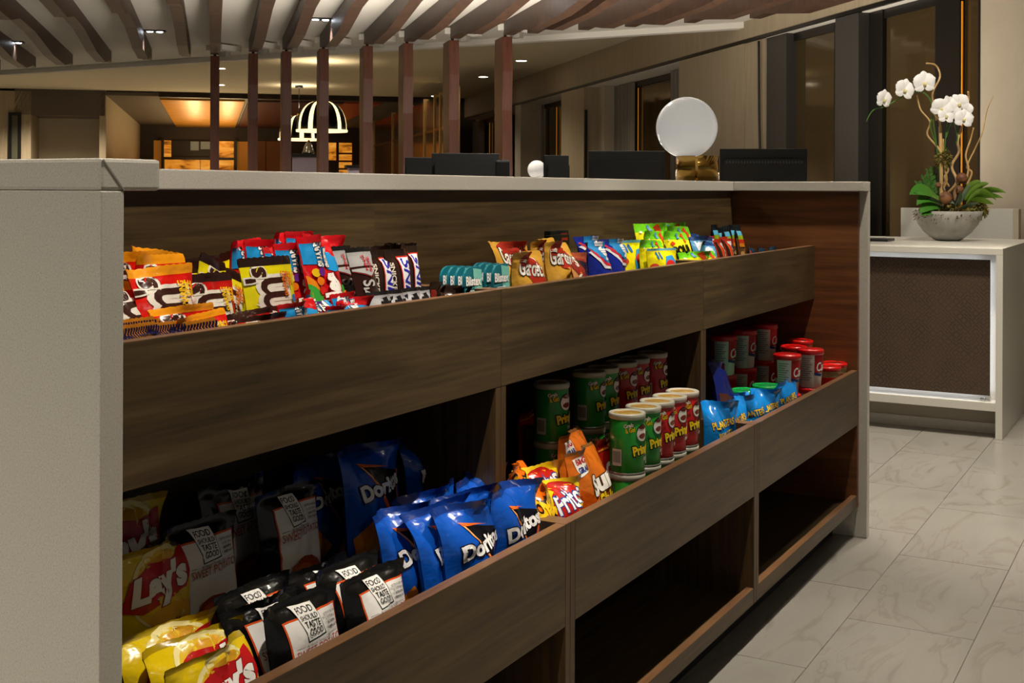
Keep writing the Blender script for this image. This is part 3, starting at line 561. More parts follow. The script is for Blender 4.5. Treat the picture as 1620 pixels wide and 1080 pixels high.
def soup_cup(x, y, z, rz, label):
    r0, r1, h = 0.030, 0.0355, 0.108
    if 'cup' not in CANM:
        b = lathe('cup', mat('cup_white', '#dcd9d4', 0.35, coat=0.3), [(0, 0.0), (r0 - 0.002, 0.0), (r0, 0.003), (r1, h - 0.012), (r1, h - 0.008), (0, h - 0.008)])
        l = lathe('lid', mat('lid_red', '#c4100f', 0.28, coat=0.3), [(r1 + 0.001, h - 0.014), (r1 + 0.0022, h - 0.013), (r1 + 0.0022, h - 0.003), (r1 + 0.0005, h), (0, h - 0.0005)])
        A = Round(r0 + 0.0001, r1 + 0.0001, h - 0.012); w = A.W / 2
        art = artwork(A, [rect('#a81212', -w, w, 0.044, 0.0958), poly('#1c2b6c', (-0.028, 0.046), (0.0, 0.040), (0.03, 0.044), (0.06, 0.046), (0.06, 0.038), (0.03, 0.036), (0.0, 0.032), (-0.028, 0.038)), rect('#c9ccc6', -0.062, -0.028, 0.004, 0.094),
            text('#f3efe9', "Campbell's", 0.022, 0.066, 0.024, 0.12, 0.02, shear=0.3, fit=0.088)] + [rect('#5a5f5c', -0.058, -0.034 - 0.004 * (i % 3), 0.084 - 0.006 * i, 0.0856 - 0.006 * i) for i in range(11)] + [text('#b3202a', 'Soup', 0.02, 0.020, 0.012, 0, 0.03, fit=0.03)], 'printed_label')
        CANM['cup'] = [b.data, l.data, art]
        for o in (b, l): bpy.data.objects.remove(o)
    t = thing('soup_cup', label, 'soup cup', (x, y, z), (0, 0, rz), 'red lidded soup cups')
    for me, n in zip(CANM['cup'], ('cup', 'lid', 'printed_label')): put(me, n, t)
def tub(x, y, z, green, label, r=0.038, h=0.070):
    k = ('tub', green)
    if k not in CANM:
        b = lathe('tub', mat('tub_clear' + str(green), '#b9a06a' if not green else '#123a22', 0.25, coat=0.5), [(0, 0), (r * 0.86, 0), (r * 0.9, 0.003), (r * 0.97, h * 0.82), (r * 0.97, h * 0.86), (0, h * 0.86)])
        l = lathe('lid', mat('lid_green' if green else 'lid_red2', '#13a04a' if green else '#d31310', 0.22, coat=0.4), [(r * 0.98, h * 0.80), (r * 1.03, h * 0.81), (r * 1.04, h * 0.93), (r * 0.99, h * 0.985), (r * 0.9, h * 0.99), (r * 0.86, h * 0.965), (r * 0.5, h * 0.975), (0, h * 0.975)])
        A = Round(r * 0.9, r * 0.97, h * 0.8)
        art = artwork(A, [rect('#b31a16' if not green else '#1a5a34', -A.W / 2, A.W / 2, 0.006, h * 0.55), ell('#e8cf6a', -0.02, 0.024, 0.014, 0.010), ell('#e3d9c0', 0.02, 0.026, 0.016, 0.010), ell('#3c7a2c', 0.0, 0.02, 0.007, 0.009), text('#f0e8da', 'DIP', 0.0, 0.033, 0.008, 0, 0.03, fit=0.02) if False else ell('#d98a2c', 0.045, 0.022, 0.012, 0.009)], 'printed_label')
        CANM[k] = [b.data, l.data, art]
        for o in (b, l): bpy.data.objects.remove(o)
    t = thing('snack_tub', label, 'tub', (x, y, z), (0, 0, 0.4), 'green lidded tubs' if green else 'red lidded tubs')
    for me, n in zip(CANM[k], ('tub', 'lid', 'printed_label')): put(me, n, t)

# ------------------------------------------------------------------ window wall on the right, running obliquely into the distance
WHITEC = mat('white_soffit', '#dcd8cd', 0.7)
CURT = noisy('sheer_curtain', [(0.35, '#6f675d'), (0.65, '#8d857a')], (60, 60, 0.4), 1.2, 3, 0.8)
AMBERGLINT = mat('amber_reflection', '#e09422', 0.4, emit=0.4, ecol='#d0801c')  # glowing lines stand in for gold reflections along the windows
structure(wbox('trim_1', BEIGE, -4.3, 16, -0.6, 0, 2.505, 2.9))
structure(wbox('trim_2', DKMETAL, -4.3, 16, -0.03, 0.006, 2.475, 2.505))
structure(wbox('trim_3', WHITEC, -4.3, 16, -0.6, -0.03, 2.47, 2.505))
back = structure(wbox('wall_right', BEIGE, -6, 16, -0.9, -0.6, 0, 2.9))
for s0, s1, d0, m in ((-0.013, 0.379, 0, BEIGE2), (2.799, 3.928, 0, BEIGE), (3.34, 4.208, -0.2, BEIGE2),
                      (7.445, 9.132, 0, BEIGE), (9.132, 9.562, -0.012, BEIGE),
                      (9.562, 9.962, -0.03, DKGREY), (10.9, 11.273, 0, DKGREY), (12.853, 16, 0, BEIGE2)):
    structure(wbox('wall_right', m, s0, s1, -0.6, d0, 0, 2.47, back))
def window(n, s0, s1, dd, fr=0.07, z1=2.40, glints=None, mull=()):
    f = structure(wbox('window_%d' % n, DKMETAL, s0, s1, dd - 0.10, dd - 0.06, 0.1, z1 + 0.07))
    wbox('glass', DKGLASS, s0 + fr, s1 - fr, dd - 0.035, dd - 0.025, 0.15, z1, f)
    for a, b in ((s0, s0 + fr), (s1 - fr, s1)): wbox('frame', DKMETAL, a, b, dd - 0.06, dd, 0.1, z1 + 0.07, f)
    wbox('frame', DKMETAL, s0, s1, dd - 0.06, dd, z1, z1 + 0.07, f); wbox('frame', DKMETAL, s0, s1, dd - 0.06, dd, 0.1, 0.16, f)
    for a in mull: wbox('mullion', DKMETAL, a, a + 0.3, dd - 0.06, dd + 0.01, 0.1, z1 + 0.07, f)
    for a in (glints or ()): wbox('reflection_line', AMBERGLINT, a, a + 0.011, dd, dd + 0.008, 0.15, z1 - 0.02, f)
window(1, 0.101, 2.85, -0.40, glints=[1.154])
window(2, 4.796, 7.142, -0.40, glints=[5.016])
window(3, 9.745, 10.737, -0.10, 0.04, glints=[9.855])
window(4, 11.097, 12.723, -0.10, 0.04, glints=[11.132, 12.5], mull=(11.176, 12.187))
window(5, -4.308, -2.321, -0.40, glints=[-3.723])
def curtain(s0, s1, dd, label):
    pts = []; n = 40
    for i in range(n + 1): pts.append((s0 + (s1 - s0) * i / n, dd + 0.02 * math.sin(i * 1.7)))
    pts += [(p[0], p[1] - 0.004) for p in pts[::-1]]
    return tag(prism('curtain', CURT, pts, 'z', 0.05, 2.46, None, 0, WX), label, 'curtain', 'sheer curtains along the window wall')
curtain(-0.379, 0.412, -0.36, 'grey sheer curtain beside the window left of the framed picture')
curtain(4.188, 4.934, -0.36, 'wide grey sheer curtain beside the window behind the two dark monitors')
curtain(6.463, 6.822, -0.30, 'narrow pale sheer curtain edge beside the beige panel behind the globe lamp')
curtain(-5.113, -4.126, -0.36, 'grey sheer curtain of the farthest window, seen between two wooden posts')
tag(tube('conduit', mat('dark_cable', '#2b2722', 0.5), [WP(9.497, 0.02, 2.45), WP(9.51, 0.02, 1.8), WP(9.544, 0.02, 1.2), WP(9.551, 0.02, 0.3)], 0.012), 'thin dark cable running down the edge of the beige wall panel', 'cable')
# framed abstract picture on the narrow pier
pf = thing('framed_picture', 'black framed tall abstract picture with a rust red streak on the narrow pier', 'picture', WP(3.478, 0.0, 1.0), (0, 0, WANG))
ps = 0.998
box('frame', BLACK, -ps / 2, ps / 2, 0.004, 0.035, 0, 1.155, pf)
box('print', noisy('rust_streak_print', [(0.40, '#d9d5ce'), (0.50, '#8c4a32'), (0.58, '#5b2a1c'), (0.66, '#c9c3ba')], (2.2, 1, 1.1), 1.6, 7, 0.4, distort=0.8), -ps / 2 + 0.09, ps / 2 - 0.09, 0.035, 0.038, 0.06, 1.085, pf)

# ------------------------------------------------------------------ slatted white canopy and its row of wooden posts
CE = 10.66                                                    # far edge of the canopy
canopy = thing('slatted_canopy', 'white ceiling canopy with a row of angled dark wooden slats beneath it', 'canopy', (0, 0, 0))
ye = 2.618
SD = Vector((-math.cos(math.radians(43)), -math.sin(math.radians(43)), 0)); SP = Vector((SD.y, -SD.x, 0))
prism('deck', CANOPYM, [(CE, ye), (CE, 16.5), (4.9, 16.5), (4.9, -2.753)], 'z', 2.68, 2.74, canopy)
box('border', CANOPYM, CE - 0.12, CE, ye + 0.02, 16.5, 2.62, 2.68, canopy, 0.004)
for j in range(2):                                            # two-lamp square recesses are lamps of their own, below
    pass
def slat(y0, k, x_end=9.5, length=6.2):
    """a slat hangs from the deck; its lower edge rises and falls in facets"""
    P0 = Vector((x_end, y0, 0)); per = 2.3; out = []
    bots = [0.0]; s = 0.30 + 0.10 * math.sin(k * 0.9)
    zb = [2.552]; low = True
    while s < length:
        bots.append(s); zb.append(2.555 if low else 2.475); s += (0.55, 1.25)[0 if low else 1] * (1 + 0.12 * math.sin(k * 1.3 + s)); low = not low
        bots.append(min(s, length)); zb.append(2.475 if low is False else 2.555); s += 1.0 * (1 + 0.1 * math.cos(k + s)); 
    pts = [(-a, z) for a, z in zip(bots, zb)] + [(-min(bots[-1], length + 2), 2.682), (0, 2.682)]
    clean = []
    for p in pts:
        if not clean or (abs(p[0] - clean[-1][0]) > 1e-4 or abs(p[1] - clean[-1][1]) > 1e-4): clean.append(p)
    Mx = Matrix((-SD, Vector((0, 0, 1)).cross(-SD), Vector((0, 0, 1)))).transposed().to_4x4(); Mx.translation = P0
    prism('slat', SLATW, clean, 'y', -0.052, 0.052, canopy, 0, Mx)
    # small white bracket over the end of the slat
SLY = [9.131, 8.696, 8.135, 7.665, 7.159, 6.586, 6.085, 5.535, 4.926, 4.666, 4.126, 3.652, 3.076, 2.471]
SLY = [9.13 + 0.66 * i for i in range(8, 0, -1)] + SLY
for k, y in enumerate(SLY): slat(y, k, 9.5 if k > 7 else 9.55)
for y in SLY[9:17]:
    box('bracket', CANOPYM, 9.46, 9.78, y - 0.14, y + 0.10, 2.60, 2.66, canopy, 0.003)
    box('bracket', mat('bracket_grey', '#9b968c', 0.6), 9.62, 9.70, y - 0.05, y + 0.05, 2.54, 2.60, canopy)
PN = ['first and farthest wooden post, left of the gold ceiling glow', 'second wooden post from the far end, right of the gold ceiling', 'third wooden post from the far end, left of the big dome pendant',
      'fourth wooden post from the far end, crossing the big dome pendant', 'fifth wooden post from the far end, right of the dome pendants', 'sixth wooden post from the far end, behind the dark side screen',
      'seventh wooden post from the far end, behind the broad dark monitor', 'nearest and thickest looking wooden post beside the window wall']
for k, y in enumerate(SLY[9:17]):
    p = thing('wooden_post', PN[k], 'post', (9.5 + SD.x * -0.05, y + SD.y * -0.05, 0), (0, 0, math.atan2(-SD.y, -SD.x)), 'red brown posts under the canopy edge')
    o = [(0, 0), (0, 0.9), (-0.02, 1.2 + 0.05 * (k % 3)), (0.015, 1.75 + 0.08 * (k % 2)), (-0.01, 2.2), (0.02, 2.545), (0.34, 2.545), (0.36, 2.1), (0.33, 1.6), (0.35, 0)]
    prism('shaft', POSTW, o, 'y', -0.05, 0.05, p, 0.002)
    box('steel_pin', CHROME, 0.10, 0.13, -0.015, 0.015, 2.545, 2.60, p)

# ------------------------------------------------------------------ recessed ceiling lamps
GLOW = mat('lamp_glow', '#fff4e0', 0.4, emit=14, ecol='#fff1dc'); COOLG = mat('led_glow', '#eef6ff', 0.4, emit=22, ecol='#eaf4ff')
def twin(x, y, z, label, pw):
    t = thing('twin_downlight', label, 'ceiling light', (x, y, z), (0, 0, math.radians(43)), 'twin lamps in the canopy')
    box('housing', DKGREY, -0.07, 0.07, -0.11, 0.11, -0.008, 0.012, t, 0.003)
    for s in (-1, 1): lathe('bulb', COOLG, [(0, -0.012), (0.030, -0.012), (0.036, -0.004), (0.036, 0.004), (0, 0.006)], t, 16, 0, s * 0.048, 0)
    spot((x, y, z - 0.03), pw, 120, None, (0.95, 0.97, 1.0), 0.04, 0.8)
twin(8.469, 6.405, 2.675, 'brightest twin ceiling lamp glaring between slats above the posts', 60)
twin(8.389, 8.486, 2.675, 'small twin ceiling lamp left of the first post', 60)
twin(8.355, 10.600, 2.675, 'twin ceiling lamp shining at the far left between slats', 60)
twin(8.254, 4.168, 2.675, 'twin ceiling lamp between slats above the nearest post', 60)
def down(x, y, label):
    t = thing('recessed_downlight', label, 'ceiling light', (x, y, 2.9), (0, 0, 0), 'round downlights in the cream ceiling')
    lathe('trim_ring', WHITEC, [(0.075, -0.002), (0.095, -0.004), (0.098, 0.0), (0.075, 0.001)], t, 24); lathe('lens', GLOW, [(0, -0.003), (0.075, -0.003), (0.075, 0.002)], t, 24)
down(13.415, 12.227, 'nearer of two downlights beside the first wooden post')
down(15.682, 14.319, 'farther of two downlights beside the first wooden post')
down(14.532, 7.557, 'downlight in the cream ceiling right of the nearest post')
down(16.455, 9.326, 'downlight in the cream ceiling left of the nearest post')
down(19.603, 12.296, 'downlight above the dark monitor near the far edge of the cream ceiling')
for i, (x, tx) in enumerate(((0.35, 0), (1.45, 0), (2.55, 0))):
    down(x, -0.38, ('downlight in the ceiling over the near end of the snack counter', 'downlight in the ceiling over the middle of the snack counter', 'downlight in the ceiling over the far end of the snack counter')[i])

# ------------------------------------------------------------------ the bar at the far end
BARB = mat('bar_dark_brown', '#2c1c10', 0.5); BARR = mat('bar_red_brown', '#6b2a12', 0.45); TAUPE = mat('dark_taupe', '#5a5044', 0.6)
AMB = mat('amber_panel', '#b06a14', 0.45, emit=0.25, ecol='#b8701a')
ONYX = noisy('backlit_onyx', [(0.35, '#5a2c06'), (0.48, '#c87a1e'), (0.7, '#eaa848')], (0.7, 0.7, 2.4), 2.2, 6, 0.4, distort=0.5, emit=0.9)
S0, S1 = -4.3, -15.5
structure(wbox('wall_far', BARB, S1 - 0.2, S1, -4, 11, 0, 2.9))
structure(wbox('trim_4', BARB, S0 - 0.3, S0, -1.0, 5.96, 2.80, 2.9))
wl = structure(wbox('wall_left', BEIGE2, -5.6, -5.4, 7.016, 16, 0, 2.9))
structure(wbox('wall_left', BEIGE, S1, S0, 6.918, 7.038, 0, 2.9))
structure(wbox('trim_5', TAUPE, -5.4, S0, 6.938, 8.54, 2.415, 2.9))
structure(wbox('wall_left', BEIGE, -5.4, S0, 8.252, 16, 0, 2.855))
pf2 = thing('dark_picture', 'narrow dark framed picture on the far left olive wall', 'picture', WP(S0, 8.531, 1.536), (0, 0, WANG))
pw = 0.110; phh = 0.918
box('frame', BLACK, 0.002, 0.04, -pw, pw, 0, phh, pf2); box('print', mat('olive_print', '#4c4a38', 0.5), 0.04, 0.043, -pw + 0.06, pw - 0.06, 0.06, phh - 0.06, pf2)
bc = structure(wbox('ceiling', TAUPE, S1, S0, -4, 6.938, 2.81, 2.88))
tag(wbox('gold_ceiling_panel', GOLD, S1, S0 - 0.35, 4.345, 5.951, 2.765, 2.805), 'hammered gold ceiling panel glowing over the far bar', 'ceiling panel')
tag(wbox('brown_ceiling_panel', mat('dark_red_lacquer', '#43190c', 0.35), S1, S0 - 0.35, 2.422, 4.272, 2.765, 2.805), 'dark red brown ceiling panel behind the dome pendants', 'ceiling panel')
tag(wbox('orange_ceiling_panel', mat('orange_lacquer', '#a83a0c', 0.4), S1 + 3, S0 - 0.35, 1.67, 2.384, 2.765, 2.805), 'orange red ceiling panel right of the big dome pendant', 'ceiling panel')
def far(name, m, x0, x1, y0, y1, proud, label=None, cat=None, group=None, parent=None): pass
bs = thing('back_bar_shelves', 'amber backlit back bar shelves with a dark screen under the gold ceiling', 'bar shelves', WP(S1, 5.3, 0), (0, 0, WANG))
def bpart(name, m, a, b, z0, z1, dp): return box(name, m, 0.0, dp, a - 5.3, b - 5.3, z0, z1, bs)
bpart('onyx_block', ONYX, 5.730, 6.225, 1.917, 2.379, 0.10)
bpart('onyx_block', ONYX, 4.328, 4.520, 1.917, 2.379, 0.10)
bpart('onyx_block', ONYX, 5.317, 6.225, 1.082, 1.846, 0.10)
bpart('onyx_block', ONYX, 4.345, 5.300, 1.082, 1.846, 0.10)
bpart('screen_surround', DKMETAL, 4.537, 5.713, 1.864, 2.379, 0.12)
bpart('lit_screen', mat("grey_screen","#7d7f6c",.4,emit=.25), 5.317, 5.644, 2.148, 2.361, 0.14)
bpart('lit_screen', mat("grey_screen","#7d7f6c",.4,emit=.25), 5.041, 5.266, 2.112, 2.361, 0.14)
bpart('shelf', DKMETAL, 4.293, 6.260, 1.846, 1.917, 0.30)
bpart('upright', BLACK, 6.242, 6.311, 1.082, 2.414, 0.30)
bpart('upright', BLACK, 4.258, 4.328, 1.082, 2.414, 0.30)
bpart('door_panel', AMB, 6.311, 6.802, 1.082, 2.379, 0.06)
bpart('door_panel', AMB, 4.048, 4.258, 1.082, 2.379, 0.05)
nb = thing('amber_niche', 'small amber niche with a dark slot at the left of the far bar', 'niche', WP(S1, 7.257, 0), (0, 0, WANG))
NZ = 2.397
box('niche_back', AMB, 0, 0.05, -0.17, 0.17, 0.6, NZ, nb); box('dark_slot', BLACK, 0.05, 0.09, -0.06, 0.06, 0.6, NZ - 0.06, nb); box('header', BARR, 0, 0.12, -0.2, 0.2, NZ, NZ + 0.35, nb)
bp = thing('wall_panelling', 'brown wood panelling behind the left dome pendant', 'panelling', WP(S1, 3.484, 0), (0, 0, WANG))
hw = 0.539
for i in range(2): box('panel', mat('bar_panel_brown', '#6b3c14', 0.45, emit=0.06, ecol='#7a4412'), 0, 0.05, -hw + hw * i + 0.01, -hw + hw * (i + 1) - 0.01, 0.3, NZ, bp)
br = thing('onyx_shelves', 'amber lit shelf stack right of the pendants on the far bar wall', 'bar shelves', WP(S1, 1.331, 0), (0, 0, WANG))
for k, (x0, x1, y0, y1) in enumerate(((1.24, 1.622, 228, 243), (1.24, 1.622, 246, 255), (1.24, 1.622, 258, 267), (1.24, 1.622, 270, 282), (0.948, 1.167, 228, 255))):
    q = 1.331
    box('onyx_block', ONYX, 0, 0.06, x0 - q, x1 - q, NZ - (y1 - 227) * 0.0186, NZ - (y0 - 227) * 0.0186, br)
box('upright', BARB, 0, 0.12, -0.164, -0.091, 0, NZ, br)
def host(x0, d, wd, h, label):
    t = thing('host_stand', label, 'host stand', WP(x0, d, 0), (0, 0, WANG), 'lavender grey stands in front of the bar')
    box('body', mat('lavender_laminate', '#b0a8c8', 0.5, emit=0.0), -0.3, 0.0, -wd / 2, wd / 2, 0.0, h - 0.05, t, 0.004); box('top', BLACK, -0.33, 0.03, -wd / 2 - 0.05, wd / 2 + 0.03, h - 0.05, h, t, 0.004); box('edge', BLACK, -0.3, 0.012, wd / 2, wd / 2 + 0.03, 0, h - 0.05, t)
host(0.0, 3.464, 0.446, 1.619, 'lavender grey host stand below the dome pendants carrying the chrome urn')
host(-1.5, 2.473, 0.311, 1.474, 'lower lavender grey host stand half behind the fifth wooden post')
urn = thing('chrome_urn', 'chrome domed urn standing on the lavender grey host stand', 'urn', WP(-0.15, 3.432, 1.619))
lathe('body', CHROME, [(0, 0), (0.10, 0), (0.11, 0.03), (0.085, 0.07), (0.075, 0.12), (0.05, 0.17), (0.02, 0.2), (0, 0.2)], urn, 20); lathe('knob', BRASS, [(0, 0.19), (0.018, 0.2), (0.02, 0.22), (0, 0.24)], urn, 14)
def pendant(x, y, zb, label):
    t = thing('dome_pendant', label, 'pendant lamp', (x, y, 0), (0, 0, 0.3), 'brass ribbed dome pendants')
    lathe('ceiling_cap', BLACK, [(0, 2.86), (0.07, 2.86), (0.07, 2.9), (0, 2.9)], t, 16)
    tube('cable', BLACK, [(0, 0, zb + 0.44), (0, 0, 2.87)], 0.007, t, 6)
    R = 0.36; gl = mat('pendant_rib_glow', '#f6e2b0', 0.4, emit=1.6, ecol='#f4dca4'); dk = mat('pendant_shell', '#17120b', 0.3, 0.5)  # emission stands in for bright reflections on the brass ribs
    def gore(a0, a1, r, name, m):
        bm = bmesh.new(); rows = []
        for i in range(9):
            ph = (i / 8) * PI * 0.47; rr = r * math.cos(ph * 0.98) ** 0.8 if i < 8 else r * 0.10; z = zb + 0.42 * math.sin(ph) ** 0.9 if i else zb
            rows.append([bm.verts.new((rr * math.cos(a0 + (a1 - a0) * j / 3), rr * math.sin(a0 + (a1 - a0) * j / 3), z)) for j in range(4)])
        for p, q in zip(rows, rows[1:]):
            for j in range(3): bm.faces.new((p[j], p[j + 1], q[j + 1], q[j]))
        bmesh.ops.solidify(bm, geom=bm.faces[:], thickness=0.006)
        fin(bm, name, m, t, True)
    n = 10
    for k in range(n):
        a = 2 * PI * k / n
        gore(a, a + 2 * PI / n * 0.66, R, 'shell_gore', dk); gore(a + 2 * PI / n * 0.66, a + 2 * PI / n, R * 0.985, 'glowing_rib', gl)
    lathe('rim', gl, [(R + 0.008, zb - 0.03), (R + 0.012, zb), (R - 0.01, zb), (R - 0.01, zb - 0.03), (R + 0.008, zb - 0.03)], t, 40)
    lathe('crown', BRASS, [(0, zb + 0.45), (0.04, zb + 0.445), (0.05, zb + 0.41), (0, zb + 0.40)], t, 16)
    spot((x, y, zb + 0.55), 35, 150, (x, y, 2.9), (1, 0.82, 0.56), 0.1, 0.9)
    spot((x, y, zb + 0.1), 170, 130, None, (1, 0.78, 0.5), 0.1, 0.9)
pendant(13.261, 10.140, 1.906, 'bigger looking dome pendant of black and glowing brass ribs crossed by the fourth post')
pendant(16.423, 13.132, 1.947, 'lower farther dome pendant of black and glowing brass ribs behind the third post')
# brass screen with mirrored panels between the bar and the windows
sc = thing('brass_screen', 'tall brass framed mirrored screen seen between the fifth and seventh posts', 'screen', WP(0, 1.4, 0), (0, 0, WANG))
SX = [-7.555, -4.575, -2.307, -0.725, 0.253, 0.765, 2.015]
MIR = mat('bronze_mirror', '#6b5030', 0.12, 0.9)
for a, b in zip(SX, SX[1:]):
    box('mirror_panel', MIR, a + 0.05, b - 0.05, -0.02, 0.0, 0.1, 2.55, sc); box('top_rail', BRASS, a, b, -0.03, 0.02, 2.0, 2.04, sc)
for a in SX: box('brass_post', mat('satin_brass', '#c0a067', 0.28, 1.0), a - 0.035, a + 0.035, -0.04, 0.04, 0, 2.6, sc)
box('amber_rail', AMB, SX[0], SX[2], 0.02, 0.05, 1.85, 2.1, sc)

# ------------------------------------------------------------------ reception desk with the backlit panel, at the right
m = mat('maze_panel', '#3a2a1c', 0.55); nt = m.node_tree; N = nt.nodes; L = nt.links; b = N['Principled BSDF']
tc = N.new('ShaderNodeTexCoord'); sx = N.new('ShaderNodeSeparateXYZ'); L.new(tc.outputs['Object'], sx.inputs[0])
def mth(op, a, bv=None, c=None):
    n = N.new('ShaderNodeMath'); n.operation = op
    for i, v in enumerate((a, bv)):
        if v is None: continue
        if isinstance(v, (int, float)): n.inputs[i].default_value = v
        else: L.new(v, n.inputs[i])
    return n.outputs[0]
U = mth('MULTIPLY', sx.outputs['Y'], 62); V = mth('MULTIPLY', sx.outputs['Z'], 62)
cb = N.new('ShaderNodeCombineXYZ'); L.new(mth('FLOOR', U), cb.inputs[0]); L.new(mth('FLOOR', V), cb.inputs[1])
wn = N.new('ShaderNodeTexWhiteNoise'); L.new(cb.outputs[0], wn.inputs['Vector'])
fu, fv = mth('FRACT', U), mth('FRACT', V); fl = mth('GREATER_THAN', wn.outputs['Value'], 0.5)
fx = mth('ABSOLUTE', mth('SUBTRACT', fl, fu)); dist = mth('ABSOLUTE', mth('SUBTRACT', fx, fv)); hit = mth('LESS_THAN', dist, 0.30)
nz = N.new('ShaderNodeTexNoise'); nz.inputs['Scale'].default_value = 9; L.new(tc.outputs['Object'], nz.inputs['Vector'])
hit = mth('MULTIPLY', hit, nz.outputs['Fac'])
mx = N.new('ShaderNodeMix'); mx.data_type = 'RGBA'; mx.inputs['A'].default_value = lin('#4a3828'); mx.inputs['B'].default_value = lin('#2a1e15')
L.new(hit, mx.inputs['Factor']); L.new(mx.outputs['Result'], b.inputs['Base Color']); MAZE = m
PX, PV = 4.781, 0.157
desk = thing('reception_desk', 'white stone reception desk with a dark maze patterned backlit front panel', 'desk', (PX, -PV, 0))
LEDW = mat('white_led', '#f2f6ff', 0.4, emit=6, ecol='#f0f5ff')
Ld = 1.85
box('desktop', WHITEST, 0, 1.15, 0, Ld, 0.789, 0.817, desk, 0.0015)
box('end_panel', WHITEST, 0, 1.15, 0, 0.028, 0, 0.789, desk, 0.0015); box('end_panel', WHITEST, 0, 1.15, Ld - 0.028, Ld, 0, 0.789, desk, 0.0015)
box('bottom_shelf', WHITEST, 0.004, 0.6, 0.028, Ld - 0.028, 0.118, 0.155, desk, 0.0015)
box('recess_back', WHITEST, 0.075, 0.095, 0.028, Ld - 0.028, 0.155, 0.789, desk)
box('patterned_panel', MAZE, 0.030, 0.040, 0.055, Ld - 0.055, 0.180, 0.766, desk, 0.001)
box('led_strip', LEDW, 0.046, 0.052, 0.060, 0.066, 0.19, 0.755, desk); box('led_strip', LEDW, 0.046, 0.052, 0.10, Ld - 0.1, 0.186, 0.192, desk); box('led_strip', LEDW, 0.046, 0.052, 0.10, Ld - 0.1, 0.756, 0.7595, desk)
box('plinth', mat('plinth_beige', '#a59c8c', 0.5), 0.14, 0.16, 0.028, Ld - 0.028, 0, 0.118, desk); box('plinth_rail', WHITEST, 0.132, 0.14, 0.028, Ld - 0.028, 0.0, 0.045, desk)
for k in range(2): lathe('glass_bead', CHROME, [(0, -0.007), (0.005, -0.005), (0.007, 0), (0.005, 0.005), (0, 0.007)], desk, 12, 0.03, 0.075 + 0.014 * k, 0.164)
box('ledge_riser', WHITEST, 0.03, 0.06, 0.80, Ld, 0.817, 1.06, desk); box('ledge_riser', WHITEST, 0.40, 0.43, 0.80, Ld, 0.817, 1.06, desk)
box('transaction_ledge', WHITEST, 0, 0.46, 0.78, Ld, 1.06, 1.09, desk, 0.002)
part = thing('stone_partition', 'low pale stone partition panel standing behind the reception desk by the beige wall', 'partition', (6.42, 0.003, 0))
box('panel', WHITEST, 0, 0.04, 0.0, 0.6, 0, 0.965, part, 0.002); box('end_cap', BEIGE2, -0.004, 0.1, -0.03, 0.0, 0, 0.965, part, 0.002)
tr = tag(box('document_tray', BLACK, 0, 0.16, 0, 0.24, 0, 0.012, None, 0.003), 'flat black tray on the reception desk beside the counter end', 'tray'); tr.location = (5.215, 0.417, 0.8172)

# ------------------------------------------------------------------ staff desk with monitors behind the counter
sd = thing('staff_desk', 'dark staff desk behind the snack counter carrying the monitors', 'desk', (6.0, 1.05, 0))
box('desktop', DKGREY, 0, 0.9, 0, 3.6, 0.71, 0.74, sd, 0.002); box('modesty_panel', WOODX, 0.02, 0.04, 0, 3.6, 0, 0.71, sd)
for yy in (0.0, 1.78, 3.56): box('leg_panel', DKGREY, 0.04, 0.88, yy, yy + 0.03, 0, 0.71, sd)
SCRN = mat('screen_black', '#08090a', 0.25)
MONB = mat('monitor_casing', '#1c1d1f', 0.42); MONT = mat('monitor_grey_trim', '#4a4a4b', 0.4)
def monitor(x, y, ztop, wd, ht, rz, label, stripe=False):
    t = thing('monitor', label, 'monitor', (x, y, 0.74), (0, 0, rz), 'black monitors on the staff desk')
    z1 = ztop - 0.74; z0 = z1 - ht
    box('screen', SCRN, 0.022, 0.03, -wd / 2, wd / 2, z0, z1, t, 0.002)
    box('casing', MONB, 0.0, 0.022, -wd / 2, wd / 2, z0, z1, t, 0.004)
    prism('rear_housing', MONB, [(-wd * 0.46, z0 + 0.015), (wd * 0.46, z0 + 0.015), (wd * 0.46, z1 - 0.075), (wd * 0.44, z1 - 0.06), (-wd * 0.44, z1 - 0.06), (-wd * 0.46, z1 - 0.075)], 'x', -0.03, 0.0, t, 0.004)
    if stripe:
        for k in range(26): box('vent', MONT, -0.0315, -0.03, -wd * 0.44 + wd * 0.88 * k / 26, -wd * 0.44 + wd * 0.88 * (k + 0.55) / 26, z1 - 0.086, z1 - 0.072, t)
    box('mount_plate', BLACK, -0.034, -0.03, -0.06, 0.06, z0 + 0.03, z0 + 0.15, t, 0.002)
    box('badge', MONT, -0.0345, -0.034, -0.045, 0.035, z0 + 0.115, z0 + 0.125, t)
    box('stand_neck', mat('stand_grey', '#777573', 0.35, 0.6), -0.06, -0.034, -0.02, 0.02, 0.0, z0 + 0.12, t, 0.004); box('stand_foot', BLACK, -0.12, 0.06, -0.12, 0.12, 0.0, 0.012, t, 0.004)
monitor(6.118, 1.320, 1.304, 0.50, 0.32, 0.35, 'black monitor right of the globe lamp, seen from behind with a vent strip', True)
monitor(6.282, 2.257, 1.307, 0.48, 0.31, 0.45, 'dark grey monitor left of the globe lamp, seen from behind', False)
monitor(6.469, 3.561, 1.311, 0.47, 0.30, 0.55, 'broad black monitor in front of the seventh wooden post, seen from behind', False)
monitor(6.649, 4.059, 1.292, 0.22, 0.27, 0.60, 'narrow black side screen left of the broad black monitor', False)
monitor(6.290, 2.753, 1.284, 0.17, 0.29, 0.90, 'slim black screen turned sideways beside the small globe lamp', False)
spk = thing('desk_speaker', 'small black rounded speaker right of the broad black monitor', 'speaker', (6.422, 3.236, 0.74), (0, 0, 0.5))
